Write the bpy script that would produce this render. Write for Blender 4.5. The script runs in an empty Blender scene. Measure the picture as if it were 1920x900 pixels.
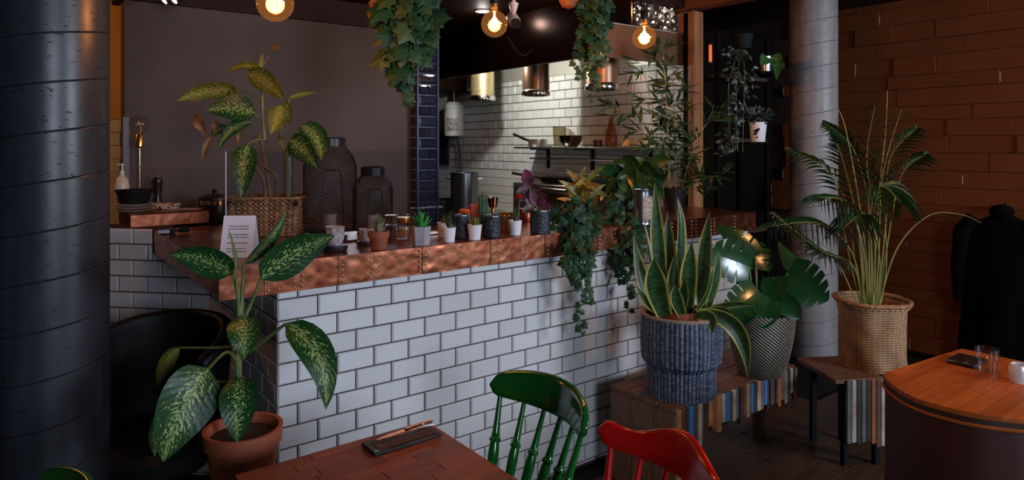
import bpy, bmesh, math, random
from mathutils import Vector, Matrix, noise
random.seed(7)
S = bpy.context.scene
COL = S.collection
PI = math.pi
R = math.radians
# ------------------------------------------------------------------ camera
F, CX, HY, CH = 1259.0, 960.0, 272.0, 1.587          # focal px, centre, horizon row, eye height
cam = bpy.data.cameras.new('camera'); camo = bpy.data.objects.new('camera', cam); COL.objects.link(camo)
cam.sensor_width = 36.0; cam.lens = F / 1920 * 36.0
cam.shift_y = -(450 - HY) / 1920
cam.clip_start = .05
camo.location = (0, 0, CH); camo.rotation_euler = (PI / 2, 0, 0)
S.camera = camo
S.view_settings.view_transform = 'Standard'; S.view_settings.look = 'None'
S.view_settings.exposure = 0.0; S.view_settings.gamma = 1.0
S.view_settings.use_curve_mapping = False
# the counter runs along e1, the kitchen lies along e2
TH = R(37.3); CT, ST = math.cos(TH), math.sin(TH)
def W(a, b, z=0.0): return Vector((a * CT - b * ST, a * ST + b * CT, z))
def at(px, py, Y): return Vector(((px - CX) / F * Y, Y, CH - (py - HY) / F * Y))
def gz(px, py, z): return at(px, py, F * (CH - z) / (py - HY))
def e12(p): return (p.x * CT + p.y * ST, -p.x * ST + p.y * CT)
# ------------------------------------------------------------------ world and daylight
w = bpy.data.worlds.new('world'); S.world = w; w.use_nodes = True
w.node_tree.nodes['Background'].inputs[0].default_value = (.35, .45, .7, 1)
w.node_tree.nodes['Background'].inputs[1].default_value = .012
def area(name, loc, target, sx, sy, power, col):
    l = bpy.data.lights.new(name, 'AREA'); l.shape = 'RECTANGLE'; l.size = sx; l.size_y = sy
    l.energy = power; l.color = col
    o = bpy.data.objects.new(name, l); COL.objects.link(o); o.location = loc
    o.rotation_euler = (Vector(target) - Vector(loc)).to_track_quat('-Z', 'Y').to_euler()
    return o
def point(name, loc, power, col, rad=.03):
    l = bpy.data.lights.new(name, 'POINT'); l.energy = power; l.color = col; l.shadow_soft_size = rad
    o = bpy.data.objects.new(name, l); COL.objects.link(o); o.location = loc
    return o
REAR = -3.06
WINS = [(.40, 1.4, 1.3, 2.6), (4.35, 1.8, 1.62, 2.62)]      # centre e1, width, sill, head of the two shop windows behind the camera
for wa, ww_, s0_, s1_ in WINS:
    area('window_daylight', W(wa, REAR + .06, (s0_ + s1_) / 2), W(wa, 3, (s0_ + s1_) / 2 - .6), ww_ - .1, s1_ - s0_ - .1, 88 if wa < 2 else 185, (.72, .83, 1.0))
# ------------------------------------------------------------------ mesh builder
class MB:
    def __init__(s): s.v = []; s.f = []; s.uv = []
    def add(s, vs, fs, uvs=None):
        n = len(s.v); s.v += [Vector(p) for p in vs]
        s.uv += uvs if uvs else [(0, 0)] * len(vs)
        s.f += [tuple(i + n for i in q) for q in fs]
        return s
    def box(s, c, d, rz=0, bev=0.0):
        cx, cy, cz = c; hx, hy, hz = d[0] / 2, d[1] / 2, d[2] / 2
        cr, sr = math.cos(rz), math.sin(rz)
        def T(x, y, z): return (cx + x * cr - y * sr, cy + x * sr + y * cr, cz + z)
        if bev <= 0:
            vs = [T(x, y, z) for x in (-hx, hx) for y in (-hy, hy) for z in (-hz, hz)]
            return s.add(vs, [(0, 1, 3, 2), (4, 6, 7, 5), (0, 4, 5, 1), (2, 3, 7, 6), (0, 2, 6, 4), (1, 5, 7, 3)])
        bm = bmesh.new(); bmesh.ops.create_cube(bm, size=1)
        for v in bm.verts: v.co = Vector((v.co.x * 2 * hx, v.co.y * 2 * hy, v.co.z * 2 * hz))
        bmesh.ops.bevel(bm, geom=list(bm.edges), offset=bev, segments=1, profile=.5, affect='EDGES')
        bm.verts.index_update()
        s.add([T(*v.co) for v in bm.verts], [[v.index for v in f.verts] for f in bm.faces]); bm.free()
        return s
    def lathe(s, prof, seg=24, c=(0, 0, 0), rf=None, close=True):
        n = len(prof); vs = []; uvs = []
        L = [0]
        for i in range(1, n): L.append(L[-1] + math.dist(prof[i], prof[i - 1]))
        for i, (r, z) in enumerate(prof):
            for j in range(seg + 1):
                a = 2 * PI * j / seg
                rr = max(r, 1e-4)
                if rf: rr = rf(rr, a, z)
                vs.append((c[0] + rr * math.cos(a), c[1] + rr * math.sin(a), c[2] + z)); uvs.append((j / seg, L[i]))
        fs = [(i * (seg + 1) + j, i * (seg + 1) + j + 1, (i + 1) * (seg + 1) + j + 1, (i + 1) * (seg + 1) + j) for i in range(n - 1) for j in range(seg)]
        return s.add(vs, fs, uvs)
    def tube(s, pts, r, seg=6, cap=True):
        pts = [Vector(p) for p in pts]; n = len(pts)
        rs = r if isinstance(r, (list, tuple)) else [r] * n
        vs = []; uvs = []; prev = None
        for i, p in enumerate(pts):
            t = (pts[min(i + 1, n - 1)] - pts[max(i - 1, 0)])
            t = t.normalized() if t.length > 1e-9 else Vector((0, 0, 1))
            if prev is None:
                prev = t.orthogonal().normalized()
            prev = (prev - t * prev.dot(t))
            prev = prev.normalized() if prev.length > 1e-6 else t.orthogonal().normalized()
            b = t.cross(prev)
            for j in range(seg):
                a = 2 * PI * j / seg
                vs.append(p + (prev * math.cos(a) + b * math.sin(a)) * rs[i]); uvs.append((j / seg, i / max(1, n - 1)))
        fs = [(i * seg + j, i * seg + (j + 1) % seg, (i + 1) * seg + (j + 1) % seg, (i + 1) * seg + j) for i in range(n - 1) for j in range(seg)]
        if cap: fs += [tuple(reversed(range(seg))), tuple(range((n - 1) * seg, n * seg))]
        return s.add(vs, fs, uvs)
    def grid(s, fn, nu, nv):
        vs = []; uvs = []
        for i in range(nv + 1):
            for j in range(nu + 1):
                vs.append(fn(j / nu, i / nv)); uvs.append((j / nu, i / nv))
        return s.add(vs, [(i * (nu + 1) + j, i * (nu + 1) + j + 1, (i + 1) * (nu + 1) + j + 1, (i + 1) * (nu + 1) + j) for i in range(nv) for j in range(nu)], uvs)
    def prism(s, poly, z0, z1, bev=0.0):
        n = len(poly)
        if bev > 0:
            cx = sum(p[0] for p in poly) / n; cy = sum(p[1] for p in poly) / n
            def sh(p):
                d = math.hypot(p[0] - cx, p[1] - cy) or 1
                return (p[0] - (p[0] - cx) / d * bev, p[1] - (p[1] - cy) / d * bev)
            rings = [[(p[0], p[1], z0) for p in poly], [(p[0], p[1], z1 - bev) for p in poly], [(*sh(p), z1) for p in poly]]
        else:
            rings = [[(p[0], p[1], z0) for p in poly], [(p[0], p[1], z1) for p in poly]]
        m = len(rings)
        fs = [tuple(reversed(range(n))), tuple(range((m - 1) * n, m * n))]
        for k in range(m - 1): fs += [(k * n + i, k * n + (i + 1) % n, (k + 1) * n + (i + 1) % n, (k + 1) * n + i) for i in range(n)]
        return s.add([p for r_ in rings for p in r_], fs)
    def leaf(s, p0, p1, p2, side, w, prof, nv=9, nu=4, fold=.18, wave=0.0):
        p0, p1, p2, side = Vector(p0), Vector(p1), Vector(p2), Vector(side)
        vs = []; uvs = []
        for i in range(nv + 1):
            t = i / nv
            p = p0 * (1 - t) ** 2 + p1 * 2 * t * (1 - t) + p2 * t * t
            tg = ((p1 - p0) * (1 - t) + (p2 - p1) * t)
            tg = tg.normalized() if tg.length > 1e-9 else Vector((0, 0, 1))
            sd = side - tg * side.dot(tg); sd = sd.normalized() if sd.length > 1e-6 else tg.orthogonal().normalized()
            nn = tg.cross(sd); h = w / 2 * prof(t)
            for j in range(nu + 1):
                u = 2 * j / nu - 1
                vs.append(p + sd * (u * h) + nn * (fold * abs(u) * h + wave * h * math.sin(9 * t + 2 * u) * abs(u)))
                uvs.append((j / nu, t))
        return s.add(vs, [(i * (nu + 1) + j, i * (nu + 1) + j + 1, (i + 1) * (nu + 1) + j + 1, (i + 1) * (nu + 1) + j) for i in range(nv) for j in range(nu)], uvs)
    def mesh(s, name, mat=None, smooth=40):
        me = bpy.data.meshes.new(name); me.from_pydata(s.v, [], s.f)
        uvl = me.uv_layers.new(name='UVMap')
        for l in me.loops: uvl.data[l.index].uv = s.uv[l.vertex_index]
        if smooth:
            me.shade_smooth(); me.set_sharp_from_angle(angle=R(smooth))
        if mat: me.materials.append(mat)
        return me
def obj(name, data, parent=None, loc=None, rz=0.0, world=False):
    o = bpy.data.objects.new(name, data); COL.objects.link(o)
    if parent is not None:
        o.parent = parent
        if world: o.matrix_parent_inverse = MW[parent.name].inverted()
    if loc is not None: o.location = loc
    if rz: o.rotation_euler.z = rz
    return o
MW = {}
def tag(o, label=None, cat=None, group=None, kind=None):
    if label: o['label'] = label
    if cat: o['category'] = cat
    if group: o['group'] = group
    if kind: o['kind'] = kind
    return o
def thing(name, label, cat, loc=(0, 0, 0), rz=0.0, group=None, kind=None):
    o = obj(name, None); o.location = loc; o.rotation_euler.z = rz; o.empty_display_size = .05
    MW[o.name] = Matrix.Translation(Vector(loc)) @ Matrix.Rotation(rz, 4, 'Z')
    return tag(o, label, cat, group, kind)
def part(name, mb, mat, parent, world=False, smooth=40, loc=None, label=None, kind=None):
    o = obj(name, mb.mesh(name, mat, smooth), parent, loc, 0, world)
    return tag(o, label, None, None, kind)
def sub(name, mb, mat, par, smooth=40):          # a sub-part: same frame as its part
    o = obj(name, mb.mesh(name, mat, smooth), par)
    return o
def struct(name, mb, mat, smooth=0, label=None, cat=None):
    o = obj(name, mb.mesh(name, mat, smooth)); MW[o.name] = Matrix.Identity(4)
    return tag(o, label, cat, None, 'structure')
def single(name, mb, mat, label, cat, loc, rz=0.0, group=None, smooth=40):
    o = obj(name, mb.mesh(name, mat, smooth), None, loc, rz); MW[o.name] = Matrix.Translation(Vector(loc)) @ Matrix.Rotation(rz, 4, 'Z')
    return tag(o, label, cat, group)
# ------------------------------------------------------------------ materials
def newmat(name):
    m = bpy.data.materials.new(name); m.use_nodes = True
    nt = m.node_tree; return m, nt, nt.nodes['Principled BSDF']
def c4(c): return (c[0], c[1], c[2], 1)
def node(nt, t, **kw):
    n = nt.nodes.new(t)
    for k, v in kw.items():
        if k.startswith('_'): setattr(n, k[1:], v)
        else: n.inputs[k.replace('__', ' ')].default_value = v
    return n
def mth(nt, op, a, b=None, c=None):
    n = nt.nodes.new('ShaderNodeMath'); n.operation = op
    for i, x in enumerate((a, b, c)):
        if x is None: continue
        if hasattr(x, 'is_linked') or hasattr(x, 'links'): nt.links.new(x, n.inputs[i])
        else: n.inputs[i].default_value = x
    return n.outputs[0]
def mixc(nt, f, a, b):
    n = nt.nodes.new('ShaderNodeMix'); n.data_type = 'RGBA'
    for i, x in ((0, f), (6, a), (7, b)):
        if hasattr(x, 'links'): nt.links.new(x, n.inputs[i])
        else: n.inputs[i].default_value = c4(x) if isinstance(x, (tuple, list)) else x
    return n.outputs[2]
def ramp(nt, fac, stops):
    n = nt.nodes.new('ShaderNodeValToRGB'); nt.links.new(fac, n.inputs[0])
    e = n.color_ramp.elements
    while len(e) < len(stops): e.new(.5)
    for q, (p, c) in zip(e, stops): q.position = p; q.color = c4(c) if isinstance(c, (tuple, list)) else (c, c, c, 1)
    return n.outputs[0]
def bump(nt, bs, h, strength=.3, dist=.01):
    b = nt.nodes.new('ShaderNodeBump'); b.inputs['Strength'].default_value = strength; b.inputs['Distance'].default_value = dist
    nt.links.new(h, b.inputs['Height']); nt.links.new(b.outputs[0], bs.inputs['Normal'])
def coord(nt, which='Object', scale=None):
    t = nt.nodes.new('ShaderNodeTexCoord').outputs[which]
    if scale is None: return t
    m = nt.nodes.new('ShaderNodeMapping'); nt.links.new(t, m.inputs[0]); m.inputs['Scale'].default_value = scale
    return m.outputs[0]
def noi(nt, vec, scale, detail=4, rough=.5):
    n = node(nt, 'ShaderNodeTexNoise', Scale=scale, Detail=detail, Roughness=rough); nt.links.new(vec, n.inputs['Vector'])
    return n.outputs['Fac']
def mat(name, col, rough=.5, metal=0.0, var=None, bmp=None, spec=.5, rnd=0.0, coat=0.0, scale=None):
    """plain procedural material: colour, noise variation (col2, scale), bump (scale, strength), per-object variation"""
    m, nt, b = newmat(name)
    b.inputs['Base Color'].default_value = c4(col); b.inputs['Roughness'].default_value = rough
    b.inputs['Metallic'].default_value = metal; b.inputs['Specular IOR Level'].default_value = spec
    if coat: b.inputs['Coat Weight'].default_value = coat; b.inputs['Coat Roughness'].default_value = .1
    vec = coord(nt, 'Object', scale); out = None
    if var: out = mixc(nt, ramp(nt, noi(nt, vec, var[1]), [(.35, 0.0), (.65, 1.0)]), col, var[0])
    if rnd:
        oi = nt.nodes.new('ShaderNodeObjectInfo')
        hs = nt.nodes.new('ShaderNodeHueSaturation')
        if out is not None: nt.links.new(out, hs.inputs['Color'])
        else: hs.inputs['Color'].default_value = c4(col)
        nt.links.new(mth(nt, 'MULTIPLY_ADD', oi.outputs['Random'], 2 * rnd, 1 - rnd), hs.inputs['Value'])
        out = hs.outputs[0]
    if out is not None: nt.links.new(out, b.inputs['Base Color'])
    if bmp: bump(nt, b, noi(nt, vec, bmp[0], 3), bmp[1], .01)
    return m
def wood(name, col, col2, rough=.35, axis=(1, 14, 14), rnd=.25, sc=3.0, spec=.5):
    m, nt, b = newmat(name)
    v = coord(nt, 'Object', axis)
    oi = nt.nodes.new('ShaderNodeObjectInfo')
    va = nt.nodes.new('ShaderNodeVectorMath'); va.operation = 'ADD'; nt.links.new(v, va.inputs[0])
    nt.links.new(mth(nt, 'MULTIPLY', oi.outputs['Random'], 37.0), va.inputs[1])
    f = noi(nt, va.outputs[0], sc, 6, .6)
    c = mixc(nt, ramp(nt, f, [(.3, 0.0), (.7, 1.0)]), col, col2)
    hs = nt.nodes.new('ShaderNodeHueSaturation'); nt.links.new(c, hs.inputs['Color'])
    nt.links.new(mth(nt, 'MULTIPLY_ADD', oi.outputs['Random'], 2 * rnd, 1 - rnd), hs.inputs['Value'])
    nt.links.new(hs.outputs[0], b.inputs['Base Color']); b.inputs['Roughness'].default_value = rough
    b.inputs['Specular IOR Level'].default_value = spec
    bump(nt, b, f, .25, .004)
    return m
def speckle_leaf(name, dark, light, spot, amount=.5, yellow=None, rough=.28):
    """dieffenbachia: cream flecks that fan out from the midrib"""
    m, nt, b = newmat(name)
    uv = coord(nt, 'UV'); sx = nt.nodes.new('ShaderNodeSeparateXYZ'); nt.links.new(uv, sx.inputs[0])
    u = mth(nt, 'ABSOLUTE', mth(nt, 'SUBTRACT', sx.outputs[0], .5))
    oi = nt.nodes.new('ShaderNodeObjectInfo')
    cb = nt.nodes.new('ShaderNodeCombineXYZ')
    nt.links.new(mth(nt, 'MULTIPLY_ADD', sx.outputs[0], 15.0, mth(nt, 'MULTIPLY', oi.outputs['Random'], 50)), cb.inputs[0])
    nt.links.new(mth(nt, 'MULTIPLY', mth(nt, 'SUBTRACT', sx.outputs[1], mth(nt, 'MULTIPLY', u, .45)), 30.0), cb.inputs[1])
    n = noi(nt, cb.outputs[0], 1.0, 2.5, .55)
    edge = mth(nt, 'MULTIPLY', mth(nt, 'SUBTRACT', u, .22), .45)
    sp = ramp(nt, mth(nt, 'SUBTRACT', n, edge), [(amount, 0.0), (amount + .05, 1.0)])
    base = mixc(nt, noi(nt, uv, 4.0), dark, light)
    vein = ramp(nt, u, [(.012, 1.0), (.022, 0.0)])
    c = mixc(nt, sp, base, spot)
    c = mixc(nt, mth(nt, 'MULTIPLY', vein, .5), c, light)
    if yellow: c = mixc(nt, ramp(nt, noi(nt, uv, 2.2), [(.5, 0.0), (.72, 1.0)]), c, yellow)
    nt.links.new(c, b.inputs['Base Color']); b.inputs['Roughness'].default_value = rough + .1; b.inputs['Specular IOR Level'].default_value = .3
    bump(nt, b, mth(nt, 'SINE', mth(nt, 'MULTIPLY', mth(nt, 'SUBTRACT', sx.outputs[1], mth(nt, 'MULTIPLY', u, .5)), 70.0)), .08, .003)
    return m
def thin_glass(name, tint=(1, 1, 1), ior=1.45, rough=.02, refl=1.0, glow=None):
    m = bpy.data.materials.new(name); m.use_nodes = True; nt = m.node_tree; nt.nodes.clear()
    out = nt.nodes.new('ShaderNodeOutputMaterial'); mx = nt.nodes.new('ShaderNodeMixShader')
    tr = nt.nodes.new('ShaderNodeBsdfTransparent'); gl = nt.nodes.new('ShaderNodeBsdfGlossy'); fr = nt.nodes.new('ShaderNodeLayerWeight')
    tr.inputs[0].default_value = c4(tint); gl.inputs['Roughness'].default_value = rough; fr.inputs[0].default_value = .5
    nt.links.new(mth(nt, 'MULTIPLY', mth(nt, 'MULTIPLY_ADD', mth(nt, 'POWER', fr.outputs['Facing'], 4.0), .6, .045 * (ior / 1.5)), refl), mx.inputs[0]); nt.links.new(tr.outputs[0], mx.inputs[1]); nt.links.new(gl.outputs[0], mx.inputs[2])
    if glow:
        em = nt.nodes.new('ShaderNodeEmission'); em.inputs[0].default_value = c4(glow[0]); em.inputs[1].default_value = glow[1]
        ad = nt.nodes.new('ShaderNodeAddShader'); nt.links.new(mx.outputs[0], ad.inputs[0]); nt.links.new(em.outputs[0], ad.inputs[1]); nt.links.new(ad.outputs[0], out.inputs[0])
    else: nt.links.new(mx.outputs[0], out.inputs[0])
    return m
def emit(name, col, strength):
    m, nt, b = newmat(name); b.inputs['Base Color'].default_value = (0, 0, 0, 1)
    b.inputs['Emission Color'].default_value = c4(col); b.inputs['Emission Strength'].default_value = strength
    return m
def copper(name):
    m, nt, b = newmat(name); v = coord(nt, 'Object')
    b.inputs['Metallic'].default_value = 1.0
    n1 = noi(nt, v, 9.0, 5); n2 = noi(nt, v, 28.0, 3)
    c = mixc(nt, ramp(nt, n1, [(.38, 0.0), (.66, 1.0)]), (.36, .10, .048), (.52, .20, .11))
    oi = nt.nodes.new('ShaderNodeObjectInfo'); hs = nt.nodes.new('ShaderNodeHueSaturation'); nt.links.new(c, hs.inputs['Color'])
    nt.links.new(mth(nt, 'MULTIPLY_ADD', oi.outputs['Random'], .5, .75), hs.inputs['Value'])
    nt.links.new(hs.outputs[0], b.inputs['Base Color'])
    nt.links.new(mth(nt, 'MULTIPLY_ADD', n2, .25, .2), b.inputs['Roughness'])
    vo = node(nt, 'ShaderNodeTexVoronoi', Scale=38.0); vo.feature = 'SMOOTH_F1'; nt.links.new(v, vo.inputs['Vector'])
    bump(nt, b, mth(nt, 'ADD', vo.outputs['Distance'], mth(nt, 'MULTIPLY', n1, 1.2)), .12, .008)
    return m
def concrete(name, col, col2, pitch=.15, rough=.32):
    m, nt, b = newmat(name); v = coord(nt, 'Object')
    sx = nt.nodes.new('ShaderNodeSeparateXYZ'); nt.links.new(v, sx.inputs[0])
    ang = mth(nt, 'ARCTAN2', sx.outputs[1], sx.outputs[0])
    h = mth(nt, 'FRACT', mth(nt, 'SUBTRACT', mth(nt, 'DIVIDE', sx.outputs[2], pitch), mth(nt, 'DIVIDE', ang, 2 * PI)))
    seam = ramp(nt, h, [(0.0, 1.0), (.03, 0.0), (.985, 0.0), (1.0, 1.0)])
    st = coord(nt, 'Object', (6, 6, 1.2)); n1 = noi(nt, st, 3.0, 6); n2 = noi(nt, v, 6.0, 5)
    pits = ramp(nt, noi(nt, coord(nt, 'Object', (20, 20, 55)), 1.6, 3), [(.66, 0.0), (.7, 1.0)])
    c = mixc(nt, ramp(nt, n1, [(.3, 0.0), (.7, 1.0)]), col, col2)
    c = mixc(nt, mth(nt, 'MULTIPLY', seam, mth(nt, 'ADD', .35, mth(nt, 'MULTIPLY', n2, .8))), c, tuple(x * .25 for x in col))
    c = mixc(nt, mth(nt, 'MULTIPLY', pits, .6), c, tuple(x * .3 for x in col))
    nt.links.new(c, b.inputs['Base Color'])
    nt.links.new(mth(nt, 'MULTIPLY_ADD', n2, .25, rough - .1), b.inputs['Roughness'])
    bump(nt, b, mth(nt, 'SUBTRACT', mth(nt, 'MULTIPLY', n2, .5), mth(nt, 'ADD', seam, mth(nt, 'MULTIPLY', pits, .6))), .5, .004)
    return m
def ribbed(name, ca, cb, nu, nv, rough=.6):
    """upright stakes with short horizontal strands (u turns, v metres)"""
    m, nt, b = newmat(name)
    uv = coord(nt, 'UV'); sx = nt.nodes.new('ShaderNodeSeparateXYZ'); nt.links.new(uv, sx.inputs[0])
    U = mth(nt, 'MULTIPLY', sx.outputs[0], nu); cidx = mth(nt, 'FLOOR', U)
    V = mth(nt, 'ADD', mth(nt, 'MULTIPLY', sx.outputs[1], nv), mth(nt, 'MULTIPLY', mth(nt, 'MODULO', cidx, 2.0), .5))
    s = mth(nt, 'SINE', mth(nt, 'MULTIPLY', mth(nt, 'FRACT', U), PI)); q = mth(nt, 'SINE', mth(nt, 'MULTIPLY', mth(nt, 'FRACT', V), PI))
    wn = nt.nodes.new('ShaderNodeTexWhiteNoise'); wn.noise_dimensions = '2D'
    cb_ = nt.nodes.new('ShaderNodeCombineXYZ'); nt.links.new(cidx, cb_.inputs[0]); nt.links.new(mth(nt, 'FLOOR', V), cb_.inputs[1]); nt.links.new(cb_.outputs[0], wn.inputs['Vector'])
    f = mth(nt, 'MULTIPLY', mth(nt, 'MULTIPLY', s, q), mth(nt, 'MULTIPLY_ADD', wn.outputs['Value'], .7, .3))
    f = mth(nt, 'ADD', f, mth(nt, 'MULTIPLY', mth(nt, 'MODULO', cidx, 3.0), .10))
    nt.links.new(mixc(nt, ramp(nt, f, [(.15, 0.0), (.9, 1.0)]), ca, cb), b.inputs['Base Color']); b.inputs['Roughness'].default_value = rough
    return m
def weave(name, ca, cb, nu, nv, mode='check', rough=.6):
    """strand colours in UV space (u turns, v metres)"""
    m, nt, b = newmat(name)
    uv = coord(nt, 'UV'); sx = nt.nodes.new('ShaderNodeSeparateXYZ'); nt.links.new(uv, sx.inputs[0])
    U = mth(nt, 'MULTIPLY', sx.outputs[0], nu); V = mth(nt, 'MULTIPLY', sx.outputs[1], nv)
    if mode == 'diag': f = mth(nt, 'SINE', mth(nt, 'MULTIPLY', mth(nt, 'ADD', U, V), 2 * PI))
    elif mode == 'zig': f = mth(nt, 'SINE', mth(nt, 'MULTIPLY', mth(nt, 'ADD', V, mth(nt, 'PINGPONG', U, .5)), 2 * PI))
    else: f = mth(nt, 'MULTIPLY', mth(nt, 'SINE', mth(nt, 'MULTIPLY', U, 2 * PI)), mth(nt, 'SINE', mth(nt, 'MULTIPLY', V, 2 * PI)))
    f = mth(nt, 'ADD', f, mth(nt, 'MULTIPLY', mth(nt, 'SUBTRACT', noi(nt, coord(nt, 'Object'), 60.0, 2), .5), 2.2))
    c = mixc(nt, ramp(nt, mth(nt, 'MULTIPLY_ADD', f, .5, .5), [(.25, 0.0), (.75, 1.0)]), ca, cb)
    nt.links.new(c, b.inputs['Base Color']); b.inputs['Roughness'].default_value = rough
    return m
# ------------------------------------------------------------------ shared materials
M_tile = mat('white_glazed_tile', (.66, .66, .67), .12, rnd=.07, spec=.6)
M_tileb = mat('kitchen_glazed_tile', (.64, .67, .66), .22, rnd=.05)
M_grout = mat('dark_red_grout', (.045, .016, .013), .8)
M_groutk = mat('black_grout', (.02, .018, .017), .8)
M_copper = copper('hammered_copper')
M_rivet = mat('rivet_steel', (.66, .55, .48), .3, 1.0)
M_plaster = mat('grey_plaster', (.082, .060, .055), .65, var=((.112, .086, .078), 1.6), bmp=(5, .12), spec=.15)
M_tan = mat('tan_plaster', (.42, .25, .10), .6, var=((.34, .19, .07), 2.5))
M_ceil = mat('dark_ceiling_paint', (.028, .009, .006), .6, var=((.018, .006, .004), 2), spec=.15)
M_dark = mat('black_paint_and_shade', (.004, .003, .003), .8, spec=.08)  # near-black; on wall_far it also carries the missing light
M_stone = mat('brown_stone', (.155, .042, .011), .7, var=((.14, .037, .0098), 3), bmp=(9, .15), rnd=.05, spec=.15)
M_stonejoint = mat('dark_stone_joint', (.025, .012, .008), .9)
M_white = mat('white_ceramic', (.78, .79, .82), .22)
M_steel = mat('stainless_steel', (.55, .55, .54), .28, 1.0, var=((.42, .42, .42), 12))
M_chrome = mat('chrome', (.7, .68, .62), .12, 1.0)
M_brass = mat('brass', (.75, .48, .18), .25, 1.0, var=((.55, .32, .1), 14))
M_black = mat('black_plastic', (.012, .012, .014), .32)
M_blackmatte = mat('black_rubber', (.006, .006, .006), .7, spec=.2)
M_leather = mat('black_leather', (.004, .004, .005), .5, bmp=(60, .12), spec=.22)
M_terra = mat('terracotta', (.30, .072, .028), .65, var=((.24, .058, .024), 7), bmp=(40, .1))
M_soil = mat('potting_soil', (.012, .008, .006), .95, bmp=(60, .8))
M_floor = wood('floor_boards', (.06, .026, .011), (.03, .013, .006), .5, (1, 9, 9), .25)
M_table = wood('red_brown_table_wood', (.25, .055, .016), (.14, .028, .009), .42, (1.2, 14, 14), .22, spec=.3)
M_table2 = wood('orange_brown_table_wood', (.44, .105, .020), (.28, .058, .011), .42, (1.2, 14, 14), .16, spec=.25)
M_tablegap = mat('dark_glue_line', (.03, .009, .004), .6)
M_bench = wood('reclaimed_bench_board', (.16, .072, .036), (.08, .036, .02), .55, (2, 16, 2), .18)
M_post = wood('rough_timber', (.40, .17, .06), (.16, .06, .02), .5, (10, 10, 1), .1)
M_glass = thin_glass('clear_glass', (.93, .95, .97), 1.5)
M_guard = thin_glass('guard_pane', (.95, .96, .98), 1.5, .02, 1.5)
M_bulb = thin_glass('amber_glass', (1.0, .66, .36), 1.45, glow=((1.0, .42, .12), .10))
M_fil = emit('filament_glow', (1.0, .55, .18), 90)
M_stem = mat('green_stem', (.09, .16, .04), .5, var=((.17, .19, .06), 12))
M_cane = mat('brown_cane', (.16, .10, .05), .6, var=((.09, .055, .03), 18))
M_paper = mat('white_paper', (.72, .76, .86), .7)
# ------------------------------------------------------------------ the room
CEIL = 2.72
def quad(pts): return MB().add(pts, [tuple(range(len(pts)))])
RW = 5.63            # e1 of the stone wall
LW = -3.4            # e1 of the far left wall
def wallbox(a0, a1, b0, b1, z0, z1):      # box aligned with the counter axes
    m = MB(); c = W((a0 + a1) / 2, (b0 + b1) / 2, (z0 + z1) / 2)
    return m.box(c, (abs(a1 - a0), abs(b1 - b0), z1 - z0), TH)
fl = struct('floor', wallbox(LW, RW + .3, REAR, 7.2, -.12, -.02), M_blackmatte)
plank_m = MB().box((0, 0, 0), (1.196, .136, .02), 0, .002).mesh('floor_plank', M_floor, 30)
plank_h = MB().box((0, 0, 0), (.596, .136, .02), 0, .002).mesh('floor_plank', M_floor, 30)
for r in range(15):
    b = .42 + r * .14
    off = (r * .47) % 1.2
    for k in range(5):
        a = -1.5 + off + k * 1.2
        if a > 5.0 or (b > 2.35 and a > .2): continue
        o = obj('floor_plank', plank_m, fl, W(a, b, -.01), TH)
ceil = struct('ceiling', wallbox(LW, RW + .3, REAR, 7.2, CEIL, CEIL + .1), M_ceil)
struct('ceiling_soffit', wallbox(.54, 3.8, 2.95, 7.0, 2.53, CEIL), M_ceil)
struct('wall_left', wallbox(LW - .1, LW, REAR, 7.2, -.02, CEIL), M_plaster)
# rear wall with the shop window behind the camera
edges_ = [LW] + [v for wa, ww_, _, _ in WINS for v in (wa - ww_ / 2, wa + ww_ / 2)] + [RW + .3]
for k in range(0, len(edges_), 2): struct('wall_rear', wallbox(edges_[k], edges_[k + 1], REAR - .12, REAR, -.02, CEIL), M_plaster)
for k, (wa, ww_, z0_, z1_) in enumerate(WINS):
    struct('wall_rear', wallbox(wa - ww_ / 2, wa + ww_ / 2, REAR - .12, REAR, -.02, z0_), M_plaster)
    struct('wall_rear', wallbox(wa - ww_ / 2, wa + ww_ / 2, REAR - .12, REAR, z1_, CEIL), M_plaster)
    wf = MB()
    for a in (-ww_ / 2, 0, ww_ / 2): wf.box((a, 0, (z0_ + z1_) / 2), (.05, .06, z1_ - z0_))
    for z in (z0_, z1_): wf.box((0, 0, z), (ww_ + .05, .06, .05))
    o = struct('window_%d' % (k + 1), wf, M_black); o.location = W(wa, REAR - .04, 0); o.rotation_euler.z = TH
# grey plaster wall behind the counter, with its end running back and the dark beam above
BW = 4.2
struct('wall_back', wallbox(.54, 2.30, BW, BW + .15, -.02, 2.38), M_plaster)
struct('trim_1', wallbox(.50, 2.42, BW - .03, BW + .2, 2.38, 2.53), M_ceil)
struct('wall_return', wallbox(.54, .64, BW + .15, 5.9, 1.74, 2.53), M_tan)
wr = struct('wall_return_tiled', wallbox(.55, .64, BW + .15, 5.9, -.02, 1.74), M_groutk)
t_m = MB().box((0, 0, 0), (.012, .15, .075), 0, .003).mesh('tile', M_tileb, 30)
for r in range(9):
    for k in range(4):
        obj('tile', t_m, wr, W(.548, BW + .24 + k * .153 + (r % 2) * .076, 1.70 - r * .078), TH)
struct('trim_2', wallbox(.53, .56, BW - .02, BW + .02, 1.0, 1.74), mat('grey_trim_paint', (.11, .11, .12), .5))
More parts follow.
